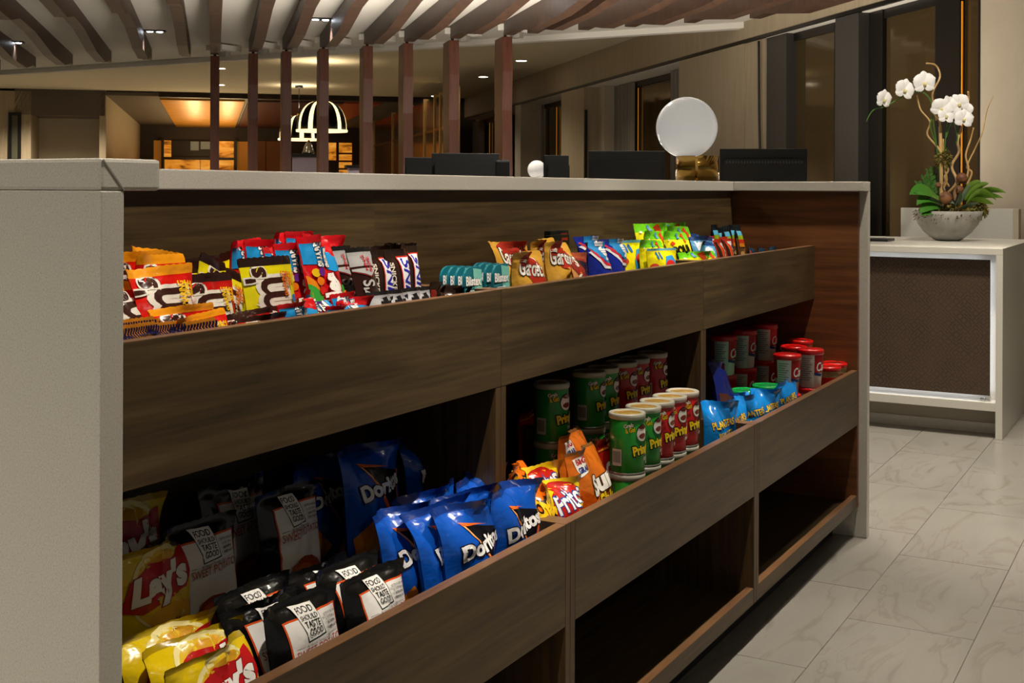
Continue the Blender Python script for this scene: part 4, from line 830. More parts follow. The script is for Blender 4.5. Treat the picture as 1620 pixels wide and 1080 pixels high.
box('cabinet', BLACK, -0.06, 0.06, -0.05, 0.05, 0, 0.517, spk, 0.012); lathe('driver', DKGREY, [(0, 0.0), (0.035, 0.0), (0.038, 0.004), (0, 0.006)], spk, 20, 0, 0, 0.519)

# ------------------------------------------------------------------ globe lamps on split brass cylinders
OPAL = mat('opal_glass', '#e9e9ec', 0.08, emit=0.34, ecol='#f2f0ea', coat=0.6)
def globe_lamp(x, y, z, r, off, label, group=None):
    t = thing('globe_lamp', label, 'table lamp', (x, y, z), (0, 0, 0), 'opal globe lamps on brass cylinders')
    R = r * 0.70; h = r * 0.92; bm = bmesh.new()
    prof = [(R, 0.0), (R, h), (R - 0.004, h), (R - 0.004, 0.004)]
    for a0, a1 in ((-2.75, 1.45), (1.7, 3.4)):
        n = 28; rows = [[bm.verts.new((q * math.cos(a0 + (a1 - a0) * i / n), q * math.sin(a0 + (a1 - a0) * i / n), zz)) for q, zz in prof] for i in range(n + 1)]
        for A, B in zip(rows, rows[1:]):
            for k in range(4): bm.faces.new((A[k], B[k], B[(k + 1) % 4], A[(k + 1) % 4]))
    bmesh.ops.recalc_face_normals(bm, faces=bm.faces[:])
    fin(bm, 'brass_base', BRASS, t, True)
    lathe('base_plate', BRASS, [(0, 0), (R - 0.005, 0), (R - 0.005, 0.004), (0, 0.004)], t, 32)
    lathe('globe', OPAL, [(r * math.sin(PI * i / 24), -r * math.cos(PI * i / 24)) for i in range(25)], t, 48, off[0], off[1], h + r * 0.93)
    return t
globe_lamp(5.000, 1.304, 1.0905, 0.1535, (-0.0263, 0.0470), 'large opal globe lamp on a split brass cylinder on the reception ledge')
far_desk = thing('side_counter', 'far side counter hidden behind the monitors carrying the small globe lamp', 'counter', (12.448, 6.186, 0))
box('top', WHITEST, -0.4, 0.4, -0.4, 0.4, 1.06, 1.09, far_desk, 0.002); box('cabinet', WOODZ, -0.36, 0.36, -0.36, 0.36, 0, 1.06, far_desk)
globe_lamp(12.448, 6.186, 1.0905, 0.115, (0, 0), 'small looking far globe lamp beside the slim sideways screen')

# ------------------------------------------------------------------ orchid arrangement in a concrete bowl on the reception desk
oc = Vector((5.5326, 0.1951, 0.8172)); OD = 0.003126
orch = thing('orchid_arrangement', 'white orchids with curly willow branches and moss in a grey concrete bowl', 'plant', oc)
RT = Vector((math.sin(HEAD), -math.cos(HEAD), 0)); FWD = Vector((math.cos(HEAD), math.sin(HEAD), 0))
def op(px, py, dep=0.0): return RT * ((px - 1500) * OD) + Vector((0, 0, (375.5 - py) * OD)) + FWD * dep
CONC = noisy('concrete', [(0.3, '#8f8b84'), (0.55, '#a9a59d'), (0.75, '#b9b5ad')], (1, 1, 1), 9, 8, 0.7, 0.08)
RB_ = 52.5 * OD; HB = 47 * OD
lathe('bowl', CONC, [(0, 0), (RB_ * 0.32, 0), (RB_ * 0.42, HB * 0.05), (RB_ * 0.68, HB * 0.28), (RB_ * 0.86, HB * 0.55), (RB_ * 0.96, HB * 0.8), (RB_, HB), (RB_ * 0.97, HB), (RB_ * 0.9, HB * 0.82), (0, HB * 0.8)], orch, 40)
def clump(name, cols, center, rx, ry, rz, n, seed, length=0.02):
    rnd = random.Random(seed); bm = bmesh.new()
    for i in range(n):
        d = Vector((rnd.gauss(0, 1), rnd.gauss(0, 1), rnd.gauss(0, 1))).normalized(); p = center + Vector((d.x * rx, d.y * ry, abs(d.z) * rz if rz < 0.03 else d.z * rz)) * rnd.uniform(0.55, 1)
        e = (d + Vector((rnd.uniform(-1, 1), rnd.uniform(-1, 1), rnd.uniform(-1, 1)))).normalized(); q = e.orthogonal() * length * 0.22
        v = [bm.verts.new(p - q), bm.verts.new(p + q), bm.verts.new(p + e * length + q * 0.3 + Vector((0, 0, -0.25 * length))), bm.verts.new(p + e * length * 0.5 + e.cross(q) * 0.8)]
        f1 = bm.faces.new((v[0], v[1], v[2])); f2 = bm.faces.new((v[1], v[3], v[2])); f1.material_index = f2.material_index = rnd.randrange(len(cols))
    o = fin(bm, name, None, orch, False, [mat('moss_' + c.lstrip('#'), c, 0.9) for c in cols]); o['kind'] = 'stuff'; return o
MOSS = ['#5d5a1c', '#7a6a26', '#8a7434', '#4b4a16']
clump('moss', MOSS, Vector((0, 0, HB * 0.86)), RB_ * 0.95, RB_ * 0.95, 0.05, 1500, 2, 0.022)
clump('moss', MOSS, op(1492, 246), 0.034, 0.034, 0.05, 700, 3, 0.02); clump('moss', MOSS, op(1548, 325, -0.03), 0.035, 0.035, 0.035, 300, 5, 0.02)
WILL = noisy('willow_bark', [(0.3, '#b08a50'), (0.7, '#d3ae74')], (1, 1, 1), 30, 4, 0.6, 0.1)
for pts, r0, r1 in (([(1496, 325), (1490, 305), (1497, 280), (1490, 255), (1484, 232), (1468, 208), (1470, 188), (1458, 168), (1452, 145)], .006, .0035),
                    ([(1492, 328), (1491, 290), (1489, 240), (1485, 190), (1480, 175)], .007, .005), ([(1488, 326), (1487, 250), (1487, 195)], .0095, .008),
                    ([(1484, 185), (1478, 160), (1474, 142), (1484, 120), (1487, 106), (1480, 97), (1463, 96)], .005, .0045),
                    ([(1502, 290), (1494, 276), (1499, 262), (1492, 240), (1490, 215)], .006, .004),
                    ([(1503, 300), (1512, 282), (1508, 258), (1518, 236), (1514, 218), (1524, 195)], .0075, .006), ([(1526, 164), (1534, 152), (1531, 140)], .006, .005),
                    ([(1525, 285), (1532, 262), (1528, 240), (1537, 215), (1539, 197)], .0055, .0035), ([(1530, 288), (1536, 268), (1532, 258), (1544, 232), (1552, 205), (1561, 182), (1562, 165), (1569, 147)], .0055, .0015)):
    P = spline([op(x, y, 0.02 * math.sin(i + x)) for i, (x, y) in enumerate(pts)]); tube('willow_branch', WILL, P, [r0 + (r1 - r0) * i / (len(P) - 1) for i in range(len(P))], orch)
GST = mat('orchid_stem_green', '#3f6d1e', 0.5)
for pts in ([(1484, 320), (1486, 250), (1478, 220), (1470, 195), (1474, 172), (1468, 150), (1452, 141), (1424, 150), (1400, 164), (1380, 170), (1369, 188)], [(1486, 320), (1494, 215), (1497, 190), (1494, 170)], [(1494, 215), (1506, 188), (1513, 210), (1511, 222)], [(1490, 318), (1480, 225), (1473, 178)]):
    tube('flower_stem', GST, spline([op(x, y, -0.015) for x, y in pts]), 0.0032, orch, 6)
PET = noisy('white_petal', [(0.3, '#e9e6e2'), (0.7, '#f6f4f1')], (1, 1, 1), 20, 2, 0.55)
def blossom(px, py, size, face, roll, dep=-0.03):
    # two broad round petals, three narrower sepals, a small yellow green lip
    f = bpy.data.objects.new('blossom', bpy.data.meshes.new('blossom'))
    bm = bmesh.new(); R = size * OD / 2
    def petal(ang, ln, wd, tip, lift):
        n, mm = 8, 5; rows = []
        for i in range(n + 1):
            u = i / n; w_ = wd * (math.sin(PI * min(1, u * 0.92 + 0.06)) ** 0.65)
            rows.append([bm.verts.new(Matrix.Rotation(ang, 3, 'Y') @ Vector((w_ * (j / mm - 0.5), -lift * math.sin(u * 2.6) - 0.10 * wd * (1 - (2 * j / mm - 1) ** 2), ln * (0.04 + u * 0.96)))) for j in range(mm + 1)])
        for A, B in zip(rows, rows[1:]):
            for j in range(mm): bm.faces.new((A[j], A[j + 1], B[j + 1], B[j])).smooth = True
    for a in (0, 2.2, -2.2): petal(a, R * 0.98, R * 0.85, 0, 0.004)
    for a in (1.25, -1.25): petal(a, R * 1.0, R * 1.25, 0, 0.007)
    bm.to_mesh(f.data); bm.free(); f.data.materials.append(PET); COL.objects.link(f); f.parent = orch
    f.location = op(px, py, dep); f.rotation_euler = (face[0], roll, HEAD - PI / 2 + face[1])
    l = lathe('lip', mat('orchid_lip', '#d8cf8a', 0.5), [(0, -R * 0.26), (R * 0.12, -R * 0.2), (R * 0.16, -R * 0.08), (R * 0.1, R * 0.06), (0, R * 0.1)], f, 10); l.location = (0, -0.011, -R * 0.05)
for a in ((1394, 153, 32, (0.1, 0.5), 0.1), (1427, 138, 36, (0.0, 0.3), 0.25), (1458, 127, 38, (0.05, 0.1), -0.1), (1484, 168, 36, (0.1, -0.1), 0.5, -0.05), (1496, 160, 28, (0.1, 0.4), -0.3, -0.02), (1489, 180, 28, (-0.2, 0.1), 0.1, -0.06), (1513, 160, 34, (0.0, -0.3), -0.5), (1522, 168, 28, (0.1, -0.5), 0.3), (1518, 184, 32, (-0.1, 0.0), 0.15, -0.05)): blossom(*a)
def leaf(p0, p1, p2, wd, m, seed=0, name='leaf'):
    bm = bmesh.new(); n = 9; rows = []; p0, p1, p2 = map(Vector, (p0, p1, p2))
    for i in range(n + 1):
        t = i / n; c = p0 * (1 - t) ** 2 + p1 * 2 * t * (1 - t) + p2 * t * t; d = (p1 - p0).lerp(p2 - p1, t).normalized()
        sd_ = d.cross(Vector((0, 0, 1))); sd_ = sd_.normalized() if sd_.length > 1e-4 else Vector((1, 0, 0)); sd_ = (sd_ + Vector((0, 0, 1.1))).normalized()
        w_ = wd * math.sin(PI * (0.06 + 0.93 * t)) ** 0.7
        rows.append([bm.verts.new(c + sd_ * w_ * k + Vector((0, 0, 0.16 * abs(k) * wd))) for k in (-1, -0.5, 0, 0.5, 1)])
    for A, B in zip(rows, rows[1:]):
        for j in range(4): bm.faces.new((A[j], A[j + 1], B[j + 1], B[j])).smooth = True
    return fin(bm, name, m, orch)
LF1 = mat('dark_orchid_leaf', '#3f7a24', 0.3, coat=0.3); LF2 = mat('bright_leaf', '#7fae36', 0.4); LF3 = mat('grey_green_leaf', '#6c8468', 0.55)
for a in (((1484, 318), (1455, 285), (1426, 304), 0.042, LF1), ((1486, 322), (1452, 296), (1437, 320), 0.032, LF1), ((1486, 326), (1460, 310), (1441, 333), 0.034, LF1), ((1488, 330), (1464, 324), (1444, 336), 0.024, LF1), ((1484, 312), (1462, 300), (1432, 300), 0.026, LF1),
          ((1520, 312), (1532, 288), (1548, 286), 0.024, LF2), ((1522, 318), (1540, 284), (1560, 312), 0.024, LF2), ((1530, 305), (1552, 290), (1575, 300), 0.020, LF2), ((1532, 310), (1552, 300), (1570, 308), 0.018, LF2), ((1528, 312), (1545, 310), (1556, 318), 0.020, LF2), ((1516, 305), (1524, 285), (1536, 282), 0.020, LF2),
          ((1508, 322), (1515, 300), (1519, 288), 0.014, LF3), ((1506, 324), (1500, 312), (1488, 316), 0.012, LF3), ((1510, 326), (1522, 318), (1532, 316), 0.013, LF3), ((1505, 320), (1512, 306), (1503, 296), 0.011, LF3)):
    leaf(op(*a[0], -0.06), op(*a[1], -0.10), op(*a[2], -0.13), a[3], a[4])
fern = bmesh.new()
rnd = random.Random(8)
for fx, fy in ((1474, 262), (1466, 272), (1480, 258), (1456, 282), (1472, 280), (1484, 270)):
    for i in range(14):
        t = i / 14; c = op(1482, 322, 0.03).lerp(op(fx, fy, 0.05), 0.4 + 0.6 * t)
        for s in (-1, 1):
            e = (RT * s + Vector((0, 0, 0.5)) + FWD * rnd.uniform(-.5, .5)).normalized() * 0.02
            fern.faces.new([fern.verts.new(c), fern.verts.new(c + e * 0.5 + Vector((0, 0, 0.006))), fern.verts.new(c + e), fern.verts.new(c + e * 0.5 - Vector((0, 0, 0.006)))])
fo = fin(fern, 'fern_fronds', mat('fern_green', '#3c6b22', 0.6), orch); fo['kind'] = 'stuff'
POD = noisy('brown_pod', [(0.3, '#4a2a16'), (0.7, '#8a5a34')], (1, 1, 4), 14, 5, 0.6, 0.2)
for px, py, r, dp in ((1484, 308, 0.031, -0.11), (1517, 277, 0.027, -0.04), (1512, 296, 0.024, -0.05), (1455, 310, 0.020, -0.08), (1478, 288, 0.014, -0.06)):
    p = lathe('seed_pod', POD, [(r * math.sin(PI * i / 12), -r * 1.05 * math.cos(PI * i / 12)) for i in range(13)], orch, 18); p.location = op(px, py, dp); p.rotation_euler = (0.4, 0.3, px)
for a in (((1501, 312), (1499, 296), (1506, 284)), ((1487, 306), (1480, 292), (1484, 282))): leaf(op(*a[0], -0.08), op(*a[1], -0.1), op(*a[2], -0.09), 0.014, mat('dry_husk', '#9b7a52', 0.8), name='husk')

# ------------------------------------------------------------------ the goods on the shelves, one by one
place('mmred', (0.2764, 0.2128, 0.7850), (-0.2793, 0.0000, 0.0000), 1.00, 0.902, 'red pouch half hidden by the stone end panel, beside the big front one', 'red candy pouches')
place('mmred', (0.3223, 0.2034, 0.7850), (-0.2793, 0.0000, 0.0000), 1.00, 0.985, 'big front red pouch with an orange seal and a brown letter m', 'red candy pouches')
place('mmreddark', (0.3959, 0.2087, 0.7850), (-0.2443, 0.0000, 0.0000), 1.00, 0.899, 'red pouch with a dark brown seal right of the big front red one', 'red candy pouches with brown seals')
place('mmred', (0.3505, 0.3146, 0.7850), (-0.1047, 0.0000, 0.0000), 1.00, 1.026, 'red pouch at the back against the stone end panel, only its corner showing', 'red candy pouches')
place('mmred', (0.3789, 0.2764, 0.7850), (-0.1745, 0.0000, 0.0000), 1.00, 1.019, 'red pouch standing behind the big front red one', 'red candy pouches')
place('mmred', (0.4159, 0.3578, 0.7850), (-0.1047, 0.1745, 0.2094), 1.00, 1.035, 'rearmost red pouch with a curled orange corner', 'red candy pouches')
place('mmred', (0.3267, 0.1909, 0.7850), (-0.1945, 0.0000, 0.0000), 1.00, 0.710, 'red pouch lying back low behind the navy striped bars', 'red candy pouches')
place('mmred', (0.3469, 0.1914, 0.7850), (-0.0700, -0.0698, 0.0000), 1.00, 0.649, 'low red pouch whose orange seal slants up, above the striped bars', 'red candy pouches')
place('mmreddark', (0.4302, 0.1912, 0.7850), (-0.1598, -0.0524, 0.0000), 1.00, 0.623, 'low red pouch with a brown seal below the front yellow pouch', 'red candy pouches with brown seals')
place('mmreddark', (0.4588, 0.1914, 0.7850), (-0.0770, 0.0000, 0.0698), 1.00, 0.589, 'low red pouch with a brown seal beside the lying blue and red pouch', 'red candy pouches with brown seals')
place('mmyellow', (0.5110, 0.2128, 0.7850), (-0.1745, 0.0000, 0.0000), 1.00, 0.977, 'front yellow pouch with a big brown letter m, standing free', 'yellow candy pouches')
place('mmyellow', (0.4063, 0.2457, 0.7850), (-0.2094, 0.3840, 0.0000), 1.00, 0.996, 'yellow pouch tilted to the right behind the front yellow one', 'yellow candy pouches')
place('mmyellow', (0.4211, 0.2539, 0.7850), (-0.1745, 0.0000, 0.0000), 1.00, 0.943, 'yellow pouch behind the red pouch with the brown seal', 'yellow candy pouches')
place('mmyellow', (0.4652, 0.2995, 0.7850), (-0.1396, -0.0524, 0.0000), 1.00, 0.964, 'second yellow pouch back, brown seal showing above the red ones', 'yellow candy pouches')
place('mmyellow', (0.5856, 0.3457, 0.7850), (-0.1047, -0.2094, 0.0000), 1.00, 0.973, 'rearmost yellow pouch with a seal rising towards the blue and red pouches', 'yellow candy pouches')
place('skittle', (0.6357, 0.2024, 0.7850), (-0.2967, 0.0349, 0.0000), 1.00, 1.044, 'front red and blue pouch standing tall beside the chocolate bars', 'red and blue fruit candy pouches')
place('skittle', (0.6126, 0.3317, 0.7850), (-0.1396, -0.0698, 0.0000), 1.00, 0.992, 'red and blue pouch at the left end of its cluster', 'red and blue fruit candy pouches')
place('skittle', (0.6013, 0.3069, 0.7850), (-0.1396, 0.0524, 0.0000), 1.00, 0.986, 'red and blue pouch behind the front yellow pouch', 'red and blue fruit candy pouches')
place('skittle', (0.6088, 0.2593, 0.7850), (-0.2094, 0.0000, 0.1396), 0.90, 0.964, 'red and blue pouch just right of the front yellow pouch, set low', 'red and blue fruit candy pouches')
place('skittle', (0.6028, 0.2365, 0.7850), (-0.2443, 0.0698, 0.0000), 1.00, 0.978, 'red and blue pouch directly left of the tall front one', 'red and blue fruit candy pouches')
place('skittle', (0.7074, 0.3531, 0.7850), (-0.1047, 0.0000, 0.0000), 0.90, 1.021, 'rear red and blue pouch with only its top showing', 'red and blue fruit candy pouches')
place('skittle', (0.7190, 0.3330, 0.7850), (-0.1047, 0.0349, 0.0000), 1.00, 1.025, 'rear red and blue pouch left of centre, highest in the cluster', 'red and blue fruit candy pouches')
place('skittle', (0.7114, 0.2910, 0.7850), (-0.1396, 0.0873, 0.0000), 1.00, 1.015, 'red and blue pouch right behind the tall front one, red corner sticking out', 'red and blue fruit candy pouches')
place('skittle', (0.5386, 0.1936, 0.7850), (-0.0925, -0.0524, 0.0000), 1.00, 0.602, 'red and blue pouch lying low against the board below the tall front one', 'red and blue fruit candy pouches')
place('skittle', (0.6013, 0.1918, 0.7850), (-0.3041, 0.0524, 0.0000), 1.00, 0.656, 'lying red and blue pouch behind the lowest one, red end up', 'red and blue fruit candy pouches')
place('skittle', (0.6591, 0.1929, 0.7850), (-0.2314, 0.0000, 0.0000), 0.80, 0.619, 'lying red pouch end below the chocolate bars', 'red and blue fruit candy pouches')
place('skittle', (0.6578, 0.1936, 0.7850), (-0.0538, -0.0698, 0.0000), 0.80, 0.577, 'lowest red pouch end by the silver topped bars', 'red and blue fruit candy pouches')
place('skittle', (0.6096, 0.1937, 0.7850), (-0.0000, 0.0000, 0.0000), 0.70, 0.548, 'red pouch end poking up between the low lying pouches', 'red and blue fruit candy pouches')
place('hershey', (0.7285, 0.2450, 0.7850), (-0.2094, 0.0000, 0.0000), 1.00, 1.099, 'rear brown chocolate bar with a silver top', 'brown and silver chocolate bars')
place('hershey', (0.7301, 0.1964, 0.7850), (-0.2793, 0.0000, 0.0000), 1.00, 1.111, 'front brown chocolate bar with silver lettering', 'brown and silver chocolate bars')
place('almondbar', (0.7942, 0.2432, 0.7850), (-0.1745, 0.0000, 0.0000), 1.00, 1.182, 'chocolate bar with a bright green stripe beside the silver lettered bar', None)
place('snickers', (0.8035, 0.2495, 0.7850), (-0.0698, 0.0000, 0.0000), 1.00, 1.160, 'blue lettered bar nearest the silver lettered chocolate bar', 'blue lettered chocolate bars')
place('snickers', (0.8454, 0.2454, 0.7850), (-0.0698, 0.0000, 0.0000), 1.00, 1.161, 'blue lettered bar in the middle of its row', 'blue lettered chocolate bars')
place('snickers', (0.9051, 0.2623, 0.7850), (-0.0698, 0.0000, 0.0000), 0.80, 1.175, 'blue lettered bar at the far end of its row', 'blue lettered chocolate bars')
place('darkbar', (0.8911, 0.3004, 0.7850), (-0.0524, -0.0698, 0.0000), 0.80, 1.415, 'dark crimped bar top, first of four behind the blue lettered bars', 'dark wrapped bars at the end of the near tray')
place('darkbar', (0.9051, 0.3124, 0.7850), (-0.0524, 0.0873, 0.0000), 0.80, 1.417, 'dark crimped bar top, second of four behind the blue lettered bars', 'dark wrapped bars at the end of the near tray')
place('darkbar', (0.9397, 0.3004, 0.7850), (-0.0524, -0.0524, 0.0000), 0.80, 1.413, 'dark crimped bar top, third of four behind the blue lettered bars', 'dark wrapped bars at the end of the near tray')
place('darkbar', (0.9599, 0.3124, 0.7850), (-0.0524, 0.0698, 0.0000), 0.80, 1.407, 'dark crimped bar top, last of four behind the blue lettered bars', 'dark wrapped bars at the end of the near tray')
place('silverbar', (0.7160, 0.1863, 0.7850), (-0.1111, 0.0000, 0.0000), 0.95, 0.883, 'silver topped bar, first of six from the red pouches', 'silver topped bars behind the tray board')
place('silverbar', (0.7384, 0.1862, 0.7850), (-0.1366, 0.0000, 0.0000), 0.95, 0.880, 'silver topped bar, second of six from the red pouches', 'silver topped bars behind the tray board')
place('silverbar', (0.7525, 0.1863, 0.7850), (-0.1118, 0.0000, 0.0000), 0.95, 0.877, 'silver topped bar, third of six from the red pouches', 'silver topped bars behind the tray board')
place('silverbar', (0.7774, 0.1862, 0.7850), (-0.1366, 0.0000, 0.0000), 0.95, 0.880, 'silver topped bar, fourth of six from the red pouches', 'silver topped bars behind the tray board')
place('silverbar', (0.7974, 0.1863, 0.7850), (-0.1113, 0.0000, 0.0000), 0.95, 0.881, 'silver topped bar, fifth of six from the red pouches', 'silver topped bars behind the tray board')
place('silverbar', (0.8304, 0.1862, 0.7850), (-0.1377, 0.0000, 0.0000), 0.95, 0.873, 'silver topped bar, last and widest looking of six from the red pouches', 'silver topped bars behind the tray board')
place('darkbar', (0.8724, 0.1913, 0.7850), (-0.1095, 0.1047, 0.0000), 0.90, 0.967, 'dark wrapped bar, first, highest of five before the teal cards', 'dark wrapped bars at the end of the near tray')
place('darkbar', (0.9356, 0.1921, 0.7850), (-0.2094, -0.0873, 0.0000), 0.90, 0.922, 'dark wrapped bar, second of five before the teal cards', 'dark wrapped bars at the end of the near tray')
place('darkbar', (0.9137, 0.1912, 0.7850), (-0.1175, 0.1396, 0.0000), 0.90, 0.906, 'dark wrapped bar, third of five before the teal cards', 'dark wrapped bars at the end of the near tray')
place('darkbar', (0.9830, 0.1936, 0.7850), (-0.2094, -0.0698, 0.0000), 0.90, 0.867, 'dark wrapped bar, fourth of five before the teal cards', 'dark wrapped bars at the end of the near tray')
place('darkbar', (0.9791, 0.1913, 0.7850), (-0.1243, 0.0873, 0.0000), 0.90, 0.852, 'dark wrapped bar, last of five before the teal cards', 'dark wrapped bars at the end of the near tray')
place('stripebar', (0.2273, 0.1903, 0.7850), (-0.0141, 0.0000, 0.0000), 0.50, 1.008, 'orange bar with navy stripes, front left one of six at the tray corner', 'navy striped orange bars')
place('stripebar', (0.2678, 0.1903, 0.7850), (-0.0143, 0.0262, 0.0000), 0.50, 0.991, 'orange bar with navy stripes, front middle one of six at the tray corner', 'navy striped orange bars')
place('stripebar', (0.3189, 0.1903, 0.7850), (-0.0147, -0.0175, 0.0000), 0.70, 0.966, 'orange bar with navy stripes, front right one of six at the tray corner', 'navy striped orange bars')
place('stripebar', (0.2493, 0.2094, 0.7850), (-0.0698, 0.0000, 0.0000), 0.50, 1.031, 'orange bar with navy stripes, rear left one of six at the tray corner', 'navy striped orange bars')
place('stripebar', (0.2844, 0.2096, 0.7850), (-0.0698, 0.0262, 0.0000), 0.50, 1.007, 'orange bar with navy stripes, rear middle one of six at the tray corner', 'navy striped orange bars')
place('stripebar', (0.3265, 0.2097, 0.7850), (-0.0698, -0.0175, 0.0000), 0.50, 0.990, 'orange bar with navy stripes, rear right one of six at the tray corner', 'navy striped orange bars')
place('gard', (1.2103, 0.2043, 0.7850), (-0.0664, 0.0000, 0.0000), 1.00, 0.874, 'front tan snack mix bag beside the teal cards, red patch on it', 'tan snack mix bags')
place('gard', (1.3973, 0.2137, 0.7850), (-0.2094, 0.0000, 0.0000), 1.00, 0.945, 'tan snack mix bag right of the front one, standing higher', 'tan snack mix bags')
place('gard', (1.2952, 0.2807, 0.7850), (-0.1396, 0.1047, 0.0000), 1.00, 0.944, 'tan snack mix bag at the back left, plain top showing', 'tan snack mix bags')
place('gard', (1.5075, 0.3170, 0.7850), (-0.1047, -0.0524, 0.0000), 1.00, 0.929, 'rearmost tan snack mix bag between the others', 'tan snack mix bags')
place('gardbrown', (1.4327, 0.2080, 0.7850), (-0.2094, 0.1047, 0.0000), 1.00, 0.832, 'tan and brown bag leaning right, next to the blue packs', None)
place('poppack', (1.6135, 0.2666, 0.7850), (-0.1047, 0.0000, 0.0000), 1.00, 1.008, 'rear blue cookie pack beside the tan bags', 'blue cookie packs')
place('poppack', (1.5433, 0.2175, 0.7850), (-0.1047, 0.0000, 0.0000), 1.00, 0.958, 'front blue cookie pack with a red arc', 'blue cookie packs')
place('poppack', (1.6581, 0.2332, 0.7850), (-0.0698, 0.0000, 0.0000), 1.00, 0.968, 'right hand blue cookie pack before the tray divider', 'blue cookie packs')
place('fish', (1.8441, 0.2697, 0.7850), (-0.1396, 0.0000, -0.4189), 1.00, 0.939, 'plain yellow pouch nearest the tray divider', 'plain yellow candy pouches')
place('fish', (1.8844, 0.2146, 0.7850), (-0.0812, 0.0000, -0.4189), 0.95, 0.825, 'front yellow pouch with a red and blue fish patch', 'plain yellow candy pouches')
place('sour', (2.0823, 0.3216, 0.7850), (-0.1047, 0.0000, -0.4189), 1.00, 1.041, 'lime topped pouch at the rear left of its cluster', 'lime and yellow candy pouches')
place('sour', (1.9974, 0.2675, 0.7850), (-0.1396, 0.0000, -0.4189), 0.90, 0.958, 'lime topped pouch in front of the rear left one', 'lime and yellow candy pouches')
place('sour', (1.8786, 0.2296, 0.7850), (-0.1396, 0.0000, -0.4189), 0.90, 0.867, 'lime topped pouch low behind the yellow fish pouch', 'lime and yellow candy pouches')
place('sour', (2.2750, 0.3450, 0.7850), (-0.0873, 0.0000, -0.4189), 1.00, 1.021, 'rearmost lime topped pouch, tallest of its cluster', 'lime and yellow candy pouches')
place('sour', (2.2166, 0.2917, 0.7850), (-0.1396, 0.0000, -0.4189), 1.00, 0.991, 'lime topped pouch behind the big front one', 'lime and yellow candy pouches')
place('sour', (2.0483, 0.2207, 0.7850), (-0.2443, 0.0000, -0.4189), 1.00, 0.961, 'big front lime and yellow pouch with black lettering', 'lime and yellow candy pouches')
place('sour', (2.0818, 0.2130, 0.7850), (-0.0000, -0.0349, -0.4189), 1.00, 0.671, 'lime pouch lying low at the board, left one', 'lime and yellow candy pouches')
place('sour', (2.1753, 0.2114, 0.7850), (-0.0000, -0.0698, -0.4189), 0.80, 0.641, 'lime pouch lying low at the board, right one', 'lime and yellow candy pouches')
place('bluemint', (2.3319, 0.3040, 0.7850), (-0.1396, 0.0698, -0.4189), 0.90, 0.921, 'pale blue pouch behind the orange bars', 'pale blue candy pouches')
place('bluemint', (2.2569, 0.2444, 0.7850), (-0.2094, 0.0698, -0.4189), 0.90, 0.901, 'middle pale blue pouch beside the big lime pouch', 'pale blue candy pouches')
place('bluemint', (2.2201, 0.2194, 0.7850), (-0.1341, 0.0349, -0.4189), 0.80, 0.824, 'front pale blue pouch next to the orange bars', 'pale blue candy pouches')
place('orangebar', (2.3356, 0.2423, 0.7850), (-0.2094, 0.1047, 0.0000), 1.00, 1.014, 'left orange bar leaning over the pale blue pouches', 'orange snack bars')
place('orangebar', (2.3137, 0.2044, 0.7850), (-0.2443, 0.0698, 0.0000), 1.00, 0.951, 'front left orange bar with a white stripe', 'orange snack bars')
place('orangebar', (2.4077, 0.2140, 0.7850), (-0.2443, 0.0698, 0.0000), 1.00, 0.961, 'front right orange bar with a white stripe', 'orange snack bars')
place('orangebar', (2.5161, 0.2696, 0.7850), (-0.1396, 0.0000, 0.0000), 1.00, 0.946, 'rear orange bar under the nut bars', 'orange snack bars')
place('nutbar', (2.6414, 0.3528, 0.7850), (-0.0698, 0.0000, 0.0000), 1.00, 1.033, 'rear left nut bar standing alone with a rainbow stripe', 'rainbow striped nut bars')
place('nutbar', (2.6765, 0.3485, 0.7850), (-0.0698, 0.0000, 0.0000), 1.00, 0.972, 'rear nut bar second from the left, mostly hidden', 'rainbow striped nut bars')
place('nutbar', (2.5503, 0.2755, 0.7850), (-0.1396, 0.0000, 0.0000), 1.00, 1.037, 'nut bar leaning behind the orange bars', 'rainbow striped nut bars')
place('nutbar', (2.6622, 0.3016, 0.7850), (-0.1047, 0.0349, 0.0000), 1.00, 1.035, 'nut bar in the middle of the right group', 'rainbow striped nut bars')
place('nutbar', (2.5987, 0.2541, 0.7850), (-0.1745, 0.0698, 0.0000), 1.00, 1.048, 'front right nut bar with nuts showing', 'rainbow striped nut bars')
place('navybar', (2.4848, 0.2006, 0.7850), (-0.1745, 0.5236, 0.0000), 1.00, 1.081, 'dark navy bar tipped against the nut bars', 'dark navy bars at the tray end')
place('navybar', (2.5517, 0.1890, 0.7850), (-0.0947, 0.1396, 0.0000), 1.00, 0.893, 'middle dark navy bar near the far end of the tray', 'dark navy bars at the tray end')
place('navybar', (2.6639, 0.1891, 0.7850), (-0.0516, -0.1047, 0.0000), 1.00, 0.873, 'last dark navy bar near the end panel', 'dark navy bars at the tray end')
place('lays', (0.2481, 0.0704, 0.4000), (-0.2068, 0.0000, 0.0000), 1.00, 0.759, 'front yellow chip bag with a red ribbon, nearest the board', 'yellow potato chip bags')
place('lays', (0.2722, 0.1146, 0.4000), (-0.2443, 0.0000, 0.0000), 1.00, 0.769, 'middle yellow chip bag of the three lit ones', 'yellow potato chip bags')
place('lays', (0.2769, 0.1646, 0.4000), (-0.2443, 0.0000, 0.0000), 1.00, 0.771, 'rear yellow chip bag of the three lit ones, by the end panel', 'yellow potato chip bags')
place('lays', (0.3387, 0.2761, 0.4500), (-0.0873, 0.0000, 0.0000), 1.00, 0.837, 'shaded yellow chip bag standing upright behind the lit ones', 'yellow potato chip bags')
place('lays', (0.3560, 0.3494, 0.4500), (-0.0524, 0.0000, 0.0000), 1.00, 1.061, 'yellow chip bag deep in the shade at the stone end panel', 'yellow potato chip bags')
